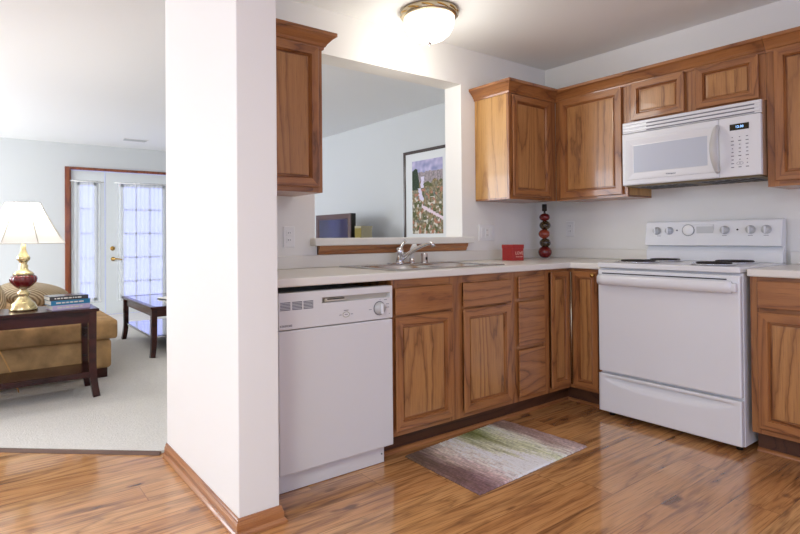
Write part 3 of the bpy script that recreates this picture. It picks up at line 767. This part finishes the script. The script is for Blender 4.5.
# ------------------------------------------------------------------ ceiling lamp
LX, LY = -1.56, -.325
cl = thing('ceiling_light', 'flush ceiling light with a glowing frosted bowl and metal rim', 'ceiling light', (LX, LY, H))
rim = [(0, H-.001), (.168, H-.001), (.172, H-.012), (.166, H-.022), (.170, H-.030), (.160, H-.040), (.146, H-.044), (.140, H-.040), (0, H-.03)]
MB().lathe(rim, (LX, LY, 0), NICKEL, 56).build('rim', cl, label='brushed nickel rim')
rp = MB()
for k in range(12):
    a = 2*PI*k/12
    rp.tube([(LX+.168*math.cos(a+q*.12), LY+.168*math.sin(a+q*.12), H-.012-.020*(q/4)) for q in range(5)], [.002, .005, .006, .005, .002], BRASS, 8)
rp.build('leaf_ornament', cl)
FROST = mat('frosted_glass_lit', srgb(255, 252, 244), .4, emit=(1, .95, .86, 1), es=1.15)
MB().lathe([(.150, H-.040), (.150, H-.064), (.143, H-.098), (.124, H-.134), (.090, H-.162), (.048, H-.178), (0, H-.183)], (LX, LY, 0), FROST, 48).build('glass_bowl', cl)
MB().lathe([(0, H-.182), (.014, H-.184), (.016, H-.189), (.008, H-.193), (.010, H-.199), (0, H-.205)], (LX, LY, 0), CHROME, 20).build('finial', cl)
pl = bpy.data.lights.new('kitchen_bulb', 'POINT'); pl.energy = 6.5; pl.color = (1, .99, .92); pl.shadow_soft_size = .13
po = bpy.data.objects.new('kitchen_bulb', pl); COL.objects.link(po); po.location = (LX, LY, H-.34)

# ------------------------------------------------------------------ outlets, switches
def outlet(label, plane, a, z, w_=.072, h_=.118):
    loc = (a, 0, z) if plane == 'y' else (0, a, z)
    o = thing('wall_outlet', label, 'outlet', loc, group=None)
    fn = face(plane, -.0005, a-w_/2, a+w_/2, z-h_/2, z+h_/2)
    MB().rings(fn, [(0, 0), (0, .003), (.004, .006)], PLATE, PLATE, cap=PLATE).build('cover_plate', o)
    for dz in (-.02, .02):
        f2 = face(plane, -.0066, a-.017, a+.017, z+dz-.014, z+dz+.014)
        so = MB().rings(f2, [(0, 0), (0, .0015), (.002, .002)], PLATE, PLATE, cap=PLATE).build('socket', o)
        for da, hh in ((-.006, .009), (.006, .007)):
            f3 = face(plane, -.0087, a+da-.0012, a+da+.0012, z+dz-hh/2+.003, z+dz+hh/2+.003)
            MB().rings(f3, [(0, 0), (0, .0004)], DARK, DARK, cap=DARK).build('slot', so)
outlet('white double outlet on the wall under the dark cabinet, left of the ledge', 'y', -2.333, 1.098)
outlet('small double outlet on the stove wall beside the stacked-ball ornament', 'x', -.215, 1.144)
o = thing('switch_plate', 'wide white switch plate below the corner wall cabinet', 'switch', (-.716, 0, 1.119))
MB().rings(face('y', -.0005, -.80, -.634, 1.06, 1.178), [(0, 0), (0, .003), (.004, .006)], PLATE, PLATE, cap=PLATE).build('cover_plate', o)
for k, a in enumerate((-.763, -.717, -.671)):
    f2 = face('y', -.0066, a-.016, a+.016, 1.085, 1.153)
    so = MB().rings(f2, [(0, 0), (0, .002), (.003, .003)], PLATE, PLATE, cap=PLATE).build('rocker' if k != 1 else 'socket', o)
    if k == 1:
        for dz in (-.018, .018):
            for da in (-.006, .006): MB().rings(face('y', -.0097, a+da-.0012, a+da+.0012, 1.119+dz-.004, 1.119+dz+.004), [(0, 0), (0, .0004)], DARK, DARK, cap=DARK).build('slot', so)

# ------------------------------------------------------------------ ornaments on the worktop
RED = mat('red_lacquer_card', srgb(172, 44, 40), .45, var=.08, bscale=20)
b = thing('gift_box', 'small red cube box with pale lettering on the worktop', 'box', (-.662, -.195, ZT+.0003), math.radians(-8))
MB().box(-.052, .052, -.052, .052, 0, .083, RED, .002).build('box_body', b, world=False)
MB().box(-.054, .054, -.054, .054, .0835, .112, RED, .002).build('lid', b, world=False)
CREAM = mat('cream_print', srgb(240, 200, 180), .5)
def loc_text(name, s, size, M_, m, parent):
    o = text(name, s, size, M_, m, None); o.parent = parent; return o
loc_text('lettering', 'LOVE', .030, TM((.010, -.0525, .052), RY), CREAM, b)
loc_text('lettering', 'all you need', .0125, TM((.010, -.0525, .028), RY), CREAM, b)
TX, TY = -.205, -.13
tw = thing('stacked_ball_ornament', 'tall ornament of five stacked red, brown and orange balls in the corner', 'ornament', (TX, TY, ZT))
def speck(name, c1, c2, sc_=60, rough=.25):
    m = mat(name, c1, rough, coat=.4); g = G(m); tc = g.n('ShaderNodeTexCoord').outputs['Object']
    g.l(g.mix(g.math('GREATER_THAN', g.noise(tc, sc_, 3, .6), .56), c1, c2), g.b.inputs['Base Color']); return m
BR = speck('red_ball', srgb(112, 18, 24), srgb(140, 34, 34), 30); BD = speck('brown_ball', srgb(50, 36, 22), srgb(120, 100, 64), 90); BO = speck('orange_ball', srgb(166, 70, 44), srgb(136, 46, 34), 70)
def ball(z, rr, m, dx=0, flat=.9):
    MB().lathe([(max(0, rr*math.sin(PI*k/16)), -rr*flat*math.cos(PI*k/16)) for k in range(17)], (TX+dx, TY, z+.0006), m, 28).build('ball', tw)
ball(ZT+.047, .050, BR, 0, .94); ball(ZT+.118, .041, BD, .004, .86); ball(ZT+.186, .042, BO, -.006, .86); ball(ZT+.252, .041, BD, .004, .86); ball(ZT+.314, .040, BR, 0, .76)
MB().lathe([(.010, ZT+.342), (.007, ZT+.352), (.007, ZT+.360), (.018, ZT+.362), (.018, ZT+.412), (.014, ZT+.414), (0, ZT+.414)], (TX, TY, 0), BLACK, 20).build('stopper', tw)

# ------------------------------------------------------------------ kitchen rug
t = bmesh.new(); NX, NY = 150, 90; cl_ = t.loops.layers.float_color.new('Col')
c00, c10, c11, c01 = Vector((-2.025, -1.115)), Vector((-1.185, -1.085)), Vector((-1.215, -.553)), Vector((-2.02, -.615))
stops = [(0, (96, 76, 58)), (.10, (104, 84, 74)), (.20, (170, 152, 136)), (.30, (210, 198, 184)), (.42, (228, 222, 210)), (.52, (160, 162, 120)), (.60, (112, 116, 64)), (.68, (168, 172, 126)), (.76, (220, 220, 200)), (.86, (136, 112, 96)), (1, (150, 122, 108))]
stops2 = [(0, (120, 92, 90)), (.10, (124, 96, 98)), (.20, (186, 160, 158)), (.32, (226, 218, 214)), (.45, (250, 248, 246)), (.60, (248, 247, 240)), (.70, (196, 200, 168)), (.80, (222, 222, 206)), (.88, (180, 160, 156)), (1, (164, 142, 140))]
def rampc(st, x):
    for (p, a), (q, b_) in zip(st, st[1:]):
        if x <= q: k = max(0, (x-p)/(q-p)); return [a[i]+(b_[i]-a[i])*k for i in range(3)]
    return list(st[-1][1])
def rugcol(u, v_):
    j = .07*mnoise.noise(Vector((u*7, v_*2.2, 1)))+.05*mnoise.noise(Vector((u*60, v_*3, 3)))
    k = min(1, max(0, 1.15*(1-v_)-.08+.5*mnoise.noise(Vector((u*22, v_*2.5, 5)))))
    a, b_ = rampc(stops, u+j), rampc(stops2, u+j); c = [a[i]*(1-k)+b_[i]*k for i in range(3)]
    q = 1.14+.26*mnoise.noise(Vector((u*120, v_*9, 8)))+.22*mnoise.noise(Vector((u*45, v_*75, 4)))
    return srgb(*[min(250, max(5, x*q)) for x in c])
V = []
for i in range(NX+1):
    row = []
    for j in range(NY+1):
        u, v_ = i/NX, j/NY; p = c00*(1-u)*(1-v_)+c10*u*(1-v_)+c11*u*v_+c01*(1-u)*v_
        e = .003*mnoise.noise(Vector((u*40, v_*40, 0)))
        z = .0085+.0028*mnoise.noise(Vector((u*70, v_*14, 2)))
        if i in (0, NX) or j in (0, NY): z = .0015
        row.append(t.verts.new((p.x+e, p.y+e, z)))
    V.append(row)
for i in range(NX):
    for j in range(NY):
        fc = t.faces.new((V[i][j], V[i+1][j], V[i+1][j+1], V[i][j+1])); fc.smooth = True
        for lp, (a, b_) in zip(fc.loops, ((i, j), (i+1, j), (i+1, j+1), (i, j+1))): lp[cl_] = rugcol(a/NX, b_/NY)
bd = [V[i][0] for i in range(NX+1)]+[V[NX][j] for j in range(1, NY+1)]+[V[i][NY] for i in range(NX-1, -1, -1)]+[V[0][j] for j in range(NY-1, 0, -1)]
lo = [t.verts.new((p.co.x, p.co.y, .0004)) for p in bd]
for k in range(len(bd)): 
    fc = t.faces.new((bd[k], lo[k], lo[(k+1) % len(bd)], bd[(k+1) % len(bd)]))
    for lp in fc.loops: lp[cl_] = srgb(60, 46, 36)
bmesh.ops.recalc_face_normals(t, faces=list(t.faces))
me = bpy.data.meshes.new('kitchen_rug'); t.to_mesh(me); t.free(); me.materials.append(RUG)
rg = bpy.data.objects.new('kitchen_rug', me); COL.objects.link(rg); setp(rg, 'woven rug in green, white and mauve stripes on the wood floor', 'rug')

# ------------------------------------------------------------------ framed picture in the living room
pc = thing('framed_picture', 'dark-framed landscape print with a white mat on the living-room wall', 'picture', (.054, 1.47, 1.0))
PY0, PY1, PZ0, PZ1 = 1.10, 1.836, .99, 2.006
fn = face('x', .0535, PY0, PY1, PZ0, PZ1); FR = mat('picture_frame_dark', srgb(62, 44, 36), .35, coat=.3)
MB().rings(fn, [(0, 0), (0, .022), (.006, .026), (.022, .022), (.030, .012)], FR, FR).build('frame', pc)
MB().box(.044, .0532, PY0+.026, PY1-.026, PZ0+.026, PZ1-.026, mat('mat_board', srgb(232, 234, 232), .7)).build('mat_board', pc)
t = bmesh.new(); cl_ = t.loops.layers.float_color.new('Col'); NX, NY = 110, 210
AY0, AY1, AZ0, AZ1 = 1.236, 1.702, 1.125, 1.892
def artcol(u, v_):                                   # u: 0 = left edge as seen, v_: 0 = bottom
    nz = lambda s_, k: mnoise.noise(Vector((u*s_, v_*s_*1.6, k)))
    c = [126, 116, 88]; n1 = nz(9, 1); n2 = nz(22, 2); n3 = nz(40, 3)
    c = [c[0]+50*n2+36*n3+20*n1, c[1]+50*n2+32*n3, c[2]+46*n2+30*n3-20*n1]
    if nz(7, 9) > .18: c = [86+40*n3, 88+40*n3, 52+30*n3]
    if nz(10, 6) > .25 and v_ < .62: c = [168+40*n3, 116+40*n3, 92+30*n3]
    if nz(13, 11) > .28 and v_ < .5: c = [205, 198, 184]
    if v_ > .84+.02*n1: c = [150+50*n1+20*v_, 164+40*n1, 196+30*n1]
    elif v_ > .70+.05*n1: c = [150+50*n2, 138+40*n2, 140+40*n2]
    if u < .24-.12*max(0, v_-.72)*3 and .60 < v_ < .90-.3*abs(u-.12): c = [44+30*n3, 58+30*n3, 40+20*n3]
    xs_ = .44+.10*math.sin(v_*7)-.10*(v_ < .62)
    if .45 < v_ < .78 and abs(u-xs_) < .055+.03*n2: c = [214+20*n3, 206+20*n3, 224]
    y_ = .46-.26*u
    if u > .32 and abs(v_-y_) < .022+.015*n2: c = [222, 202, 210]
    return srgb(*[min(250, max(8, q+14)) for q in c])
V = [[t.verts.new((.0425, AY1+(AY0-AY1)*i/NX, AZ0+(AZ1-AZ0)*j/NY)) for j in range(NY+1)] for i in range(NX+1)]
for i in range(NX):
    for j in range(NY):
        fc = t.faces.new((V[i][j], V[i+1][j], V[i+1][j+1], V[i][j+1]))
        for lp, (a, b_) in zip(fc.loops, ((i, j), (i+1, j), (i+1, j+1), (i, j+1))): lp[cl_] = artcol(a/NX, b_/NY)
for v_ in t.verts: v_.co -= Vector((.054, 1.47, 1.0))
me = bpy.data.meshes.new('art_print'); t.to_mesh(me); t.free(); me.materials.append(ART)
ao = bpy.data.objects.new('art_print', me); COL.objects.link(ao); ao.parent = pc

# ------------------------------------------------------------------ television and box on a media chest
ch = thing('media_chest', 'dark wood media chest under the television by the living-room wall', 'chest', (-.24, 2.5, 0))
MB().box(-.50, .02, 1.85, 3.15, .10, .83, CHERRY).box(-.52, .03, 1.83, 3.17, .8305, .85, CHERRY, .004).build('body', ch)
for y0, y1 in ((1.88, 2.27), (2.31, 2.69), (2.73, 3.12)):
    dd = MB().rings(face('x', -.5005, y0, y1, .14, .80), [(0, 0), (0, .016), (.05, .018), (.056, .012), (.07, .012)], CHERRY, CHERRY, cap=CHERRY).build('door', ch)
    MB().lathe([(.006, 0), (.006, -.01), (.012, -.016), (.012, -.022), (0, -.026)], (-.518, y0+.03, .5), BRASS, 16, 'x').build('knob', dd)
for x in (-.46, -.02):
    for y in (1.90, 3.10): MB().box(x-.025, x+.025, y-.025, y+.025, .0145, .0995, CHERRY).build('leg', ch)
tv = thing('television', 'flat television with a brown bezel seen through the pass-through', 'television', (-.39, 2.56, .85))
TVB = mat('tv_bezel_brown', srgb(84, 58, 48), .3, coat=.3)
MB().box(-.415, -.355, 2.19, 2.93, .885, 1.358, BLACK, .004).build('housing', tv)
fn = face('x', -.4155, 2.19, 2.93, .885, 1.358)
MB().rings(fn, [(0, 0), (0, .008), (.004, .012), (.055, .012), (.060, .004), (.062, .004)], TVB, TVB).build('bezel', tv)
MB().box(-.4185, -.4158, 2.26, 2.865, .945, 1.298, mat('dark_screen', srgb(36, 34, 74), .12, coat=.5)).build('screen', tv)
MB().box(-.46, -.30, 2.38, 2.74, .8505, .865, BLACK, .004).box(-.40, -.36, 2.50, 2.62, .865, .886, BLACK).build('stand', tv)
bk = thing('storage_box', 'small olive and beige box beside the television', 'box', (-.35, 2.05, .85))
MB().box(-.42, -.277, 2.0, 2.11, .8505, 1.19, mat('beige_linen', srgb(176, 168, 140), .8, bump=.2, bscale=120)).build('box_body', bk)
MB().box(-.424, -.273, 1.996, 2.114, 1.1905, 1.215, mat('beige_linen', (1,1,1,1))).build('lid', bk)
MB().box(-.424, -.4205, 1.997, 2.113, .8505, 1.19, mat('olive_linen', srgb(140, 124, 60), .8, bump=.2, bscale=120)).build('side_panel', bk, label='olive side panel')

# ------------------------------------------------------------------ console table, lamp, books
CT = .62; CZ = .0145
c = thing('console_table', 'dark cherry console table with a low shelf behind the tan sofa', 'table', (-3.7, 1.6, 0))
CX0, CX1, CY0, CY1 = -4.35, -3.055, 1.405, 1.79
MB().box(CX0, CX1, CY0, CY1, CT-.022, CT, CHERRY, .005).build('tabletop', c)
ap = MB()
for y in (CY0+.03, CY1-.05): ap.box(CX0+.06, CX1-.06, y, y+.02, CT-.098, CT-.0225, CHERRY)
for x in (CX0+.03, CX1-.05): ap.box(x, x+.02, CY0+.06, CY1-.06, CT-.098, CT-.0225, CHERRY)
ap.build('apron', c)
def saber(parent, x, y, dx, dy, top, z0=CZ, sz=.025):
    n = 10; P = []
    for k in range(n+1):
        q = k/n; z = top+(z0-top)*q; o = .038*max(0, (q-.55)/.45)**2
        P.append((x+dx*o, y+dy*o, z))
    MB().tube(P, [sz*(1-.12*k/n) for k in range(n+1)], CHERRY, square=True).build('leg', parent)
for x, dx in ((CX0+.04, -1), (CX1-.04, 1)):
    for y, dy in ((CY0+.04, -1), (CY1-.04, 1)): saber(c, x, y, dx*.6, dy*.6, CT-.0225)
MB().box(CX0+.03, CX1-.03, CY0+.03, CY1-.03, .145, .185, CHERRY, .004).build('shelf', c)

LPX, LPY = -3.485, 1.615
lp = thing('table_lamp', 'lit white-shaded table lamp with a gold and red base on the console', 'lamp', (LPX, LPY, CT))
GOLD = mat('antique_gold', srgb(230, 212, 160), .22, .8)
q = .00160
def pz(y): return CT+(495-y)*q
prof = [(0, CT+.0005)]+[(r_*q, pz(y)) for r_, y in ((52, 494.5), (53, 486), (46, 474), (44, 466), (32, 455), (24, 446), (17, 436), (24, 428), (24, 418), (14, 412), (16, 404), (0, 403))]
MB().lathe(prof, (LPX, LPY, 0), GOLD, 36).build('base', lp)
GLS = mat('ruby_glass', srgb(104, 20, 26), .12, coat=.6)
MB().lathe([(0, pz(402.5))]+[(r_*q, pz(y)) for r_, y in ((20, 402), (34, 390), (47, 375), (50, 362), (46, 352), (36, 345), (0, 344.5))], (LPX, LPY, 0), GLS, 64, squash=lambda a: 1+.035*math.cos(16*a)).build('glass_globe', lp, label='ruby red fluted glass')
MB().lathe([(0, pz(344))]+[(r_*q, pz(y)) for r_, y in ((40, 343), (34, 335), (20, 326), (16, 316), (18, 308), (13, 300), (16, 290), (24, 282), (25, 272), (18, 262), (13, 250), (10, 238), (9, 214), (0, 213))], (LPX, LPY, 0), GOLD, 32).build('stem', lp)
SZ0, SZ1 = 1.068, 1.345
sh = MB(); t = bmesh.new(); N = 8; RG = []
for z, rr in ((SZ0, .262), (SZ0+.008, .262), (SZ0+.06, .226), (SZ0+.13, .182), (SZ0+.21, .138), (SZ1-.005, .108), (SZ1, .108)):
    ring = []
    for k in range(N*4):
        a = 2*PI*k/(N*4)+.25; seg_ = (k % 4)/4; am = 2*PI*(k//4)/N
        # straight panels between the ribs
        ca = PI/N; loc_ = (a-.25-am)-ca; ring.append(t.verts.new((LPX+rr*math.cos(ca)/math.cos(loc_)*math.cos(a), LPY+rr*math.cos(ca)/math.cos(loc_)*math.sin(a), z)))
    RG.append(ring)
for A, B in zip(RG, RG[1:]):
    for k in range(N*4): t.faces.new((A[k], A[(k+1) % (N*4)], B[(k+1) % (N*4)], B[k]))
sh.merge(t, SHADE); so = sh.build('lamp_shade', lp)
rb = MB()
for k in range(N):
    a = 2*PI*k/N+.25
    rb.tube([(LPX+rr*math.cos(a), LPY+rr*math.sin(a), z) for z, rr in ((SZ0, .263), (SZ0+.06, .227), (SZ0+.13, .183), (SZ0+.21, .139), (SZ1, .109))], .003, mat('shade_piping', srgb(206, 202, 190), .7), 6)
for z, rr in ((SZ0+.002, .263), (SZ1-.002, .109)):
    P = []
    for k in range(N+1):
        a = 2*PI*(k % N)/N+.25; P.append((LPX+rr*math.cos(a), LPY+rr*math.sin(a), z))
    rb.tube(P, .003, MATS['shade_piping'], 6)
rb.build('piping', so)
MB().lathe([(0, 1.13), (.016, 1.13), (.03, 1.17), (.03, 1.19), (.016, 1.23), (0, 1.235)], (LPX, LPY, 0), mat('bulb_lit', (1, 1, 1, 1), .4, emit=(1, .9, .75, 1), es=6), 20).tube([(LPX, LPY, 1.065), (LPX, LPY, 1.13)], .012, BRASS).build('bulb', lp)
cd_ = MB().tube([(-3.74, 1.812, .612), (-3.70, 1.815, .52), (-3.64, 1.82, .38), (-3.585, 1.82, .265), (-3.52, 1.82, .10), (-3.50, 1.83, .022)], .005, mat('tan_cord', srgb(216, 164, 96), .5), 8).build('power_cord')
setp(cd_, 'tan power cord hanging behind the dark console table', 'cord')
pl = bpy.data.lights.new('lamp_bulb_light', 'POINT'); pl.energy = 5.5; pl.color = (1, .97, .92); pl.shadow_soft_size = .05
po = bpy.data.objects.new('lamp_bulb_light', pl); COL.objects.link(po); po.location = (LPX, LPY, 1.265)

PAPER = mat('page_paper', srgb(232, 228, 216), .8)
def book(label, x0, x1, y0, y1, z0, z1, cov, rz, title):
    cx_, cy_ = (x0+x1)/2, (y0+y1)/2
    b = thing('book', label, 'book', (cx_, cy_, z0), rz, 'books stacked on the console table')
    X, Y, Z = (x1-x0)/2, (y1-y0)/2, z1-z0
    MB().box(-X, X, -Y, Y, 0, .003, cov).box(-X, X, -Y, Y, Z-.003, Z, cov).box(-X, X, -Y, -Y+.003, .003, Z-.003, cov).build('cover', b, world=False)
    MB().box(-X+.004, X-.004, -Y+.0032, Y-.005, .0032, Z-.0032, PAPER).build('pages', b, world=False)
    m = MB(); random.seed(len(label)); x = -X*.75
    while x < X*.6:
        l = random.uniform(.008, .03); m.box(x, x+l, -Y-.0006, -Y, Z*.35, Z*.65, PAPER); x += l+.006
    m.build('spine_print', b, world=False)
BKB = mat('charcoal_cover', srgb(58, 56, 62), .25, coat=.4); BKT = mat('teal_cover', srgb(36, 124, 168), .35); BKL = mat('lilac_cover', srgb(206, 192, 222), .4)
BX0, BX1, BY0 = -3.355, -3.120, 1.475
book('lilac book at the bottom of the stack on the console', BX0+.01, BX1+.01, BY0, BY0+.155, CT+.0004, CT+.0315, BKL, math.radians(9), 1)
book('teal blue book in the middle of the stack on the console', BX0, BX1+.01, BY0+.002, BY0+.157, CT+.032, CT+.064, BKT, math.radians(10), 1)
book('dark grey book on top of the stack on the console', BX0-.005, BX1, BY0, BY0+.16, CT+.0645, CT+.092, BKB, math.radians(8), 1)

# ------------------------------------------------------------------ sofa with pillows
sf = thing('sofa', 'tan suede sofa behind the dark console table', 'sofa', (-3.4, 2.9, 0))
SX0, SX1, SY0, SY1 = -4.05, -2.86, 1.90, 4.05
def soft(name, x0, x1, y0, y1, z0, z1, m, parent, bev=.05, puff=.02):
    t = bmesh.new(); bmesh.ops.create_cube(t, size=1); bmesh.ops.subdivide_edges(t, edges=list(t.edges), cuts=6, use_grid_fill=True)
    for v_ in t.verts:
        p = v_.co*2; q = Vector(p)
        e = [1-abs(c_)**6 for c_ in p]
        for i in range(3):
            j, k = (i+1) % 3, (i+2) % 3
            if abs(abs(p[i])-1) < 1e-4: q[i] *= 1+puff/( [x1-x0, y1-y0, z1-z0][i]/2)*(1-p[j]**2)*(1-p[k]**2)
        v_.co = Vector((x0+(q.x+1)*(x1-x0)/2, y0+(q.y+1)*(y1-y0)/2, z0+(q.z+1)*(z1-z0)/2))
    mb = MB(); mb.merge(t, m, True); o = mb.build(name, parent)
    b = o.modifiers.new('bevel', 'BEVEL'); b.width = bev; b.segments = 4; b.limit_method = 'ANGLE'; b.angle_limit = math.radians(50)
    return o
soft('base', SX0+.02, SX1-.02, SY0+.02, SY1-.02, .09, .315, SUEDE, sf, .03, .004)
soft('seat_cushion', SX0+.02, SX1+.02, SY0, (SY0+SY1)/2-.004, .317, .465, SUEDE, sf, .05, .018)
soft('seat_cushion', SX0+.02, SX1+.02, (SY0+SY1)/2+.004, SY1, .317, .465, SUEDE, sf, .05, .018)
soft('backrest', SX0-.22, SX0+.015, SY0, SY1, .09, .86, SUEDE2, sf, .07, .02)
soft('armrest', SX0+.02, SX1-.20, SY1+.006, SY1+.24, .09, .53, SUEDE, sf, .07, .02)
for x in (SX0+.08, SX1-.09):
    for y in (SY0+.10, SY1-.10): MB().box(x-.045, x+.045, y-.045, y+.045, CZ, .089, CHERRY, .004).build('foot', sf)
def pillow(label, loc, rot, sx, sy, sz):
    t = bmesh.new(); bmesh.ops.create_uvsphere(t, u_segments=32, v_segments=16, radius=1)
    for v_ in t.verts:
        p = v_.co; e = .5
        f = lambda c_: math.copysign(abs(c_)**.55, c_)
        v_.co = Vector((f(p.x)*sx, f(p.y)*sy, p.z*sz*(1-.25*abs(p.x*p.y))))
    m = MB(); m.merge(t, PILLOW, True); o = m.build('throw_pillow', None); o.location = loc; o.rotation_euler = rot
    setp(o, label, 'pillow', 'striped throw pillows on the sofa'); return o
pillow('gold striped throw pillow slumped on the sofa seat between the lamp and the books', (-3.33, 2.86, .615), (.12, .12, .5), .25, .23, .10)
pillow('gold striped throw pillow propped up behind the lamp, partly past the frame edge', (-3.72, 2.42, .735), (0, 1.15, .25), .24, .25, .10)

# ------------------------------------------------------------------ coffee table and magazine
c = thing('coffee_table', 'dark wood coffee table with a glossy top and lower shelf near the entry door', 'table', (-2.1, 3.0, 0))
KX0, KX1, KY0, KY1, KZ = -2.46, -1.72, 2.42, 3.62, .475
GLOSS = mat('tinted_glass_top', srgb(60, 58, 66), .06, spec=.9, coat=1)
tp = MB(); tp.grid_slab([KX0, KX0+.05, KX1-.05, KX1], [KY0, KY0+.05, KY1-.05, KY1], lambda i, j: not (i == 1 and j == 1), KZ-.022, KZ, CHERRY); tp.build('tabletop', c, bevel=.004)
MB().box(KX0+.0505, KX1-.0505, KY0+.0505, KY1-.0505, KZ-.018, KZ-.001, GLOSS).build('glass_inset', c)
a = MB()
for x in (KX0+.03, KX1-.05): a.box(x, x+.02, KY0+.055, KY1-.055, KZ-.095, KZ-.0225, CHERRY)
for y in (KY0+.03, KY1-.05): a.box(KX0+.055, KX1-.055, y, y+.02, KZ-.095, KZ-.0225, CHERRY)
a.build('apron', c)
for x, dx in ((KX0+.035, -1), (KX1-.035, 1)):
    for y, dy in ((KY0+.035, -1), (KY1-.035, 1)): saber(c, x, y, dx*.5, dy*.5, KZ-.0225)
MB().box(KX0+.03, KX1-.03, KY0+.03, KY1-.03, .175, .198, GLOSS, .003).build('shelf', c)
b = thing('magazine', 'open white magazine on the coffee table', 'magazine', (-2.05, 3.05, KZ+.0005), .3)
MB().box(-.15, .15, -.11, .11, 0, .004, BLACK).build('cover', b, world=False)
soft('pages', -.145, -.002, -.105, .105, .0042, .016, PAPER, b, .003, .004); soft('pages', .002, .145, -.105, .105, .0042, .016, PAPER, b, .003, .004)
for ch_ in b.children:
    if ch_.name.startswith('pages'):
        for v_ in ch_.data.vertices: v_.co += Vector(b.location)
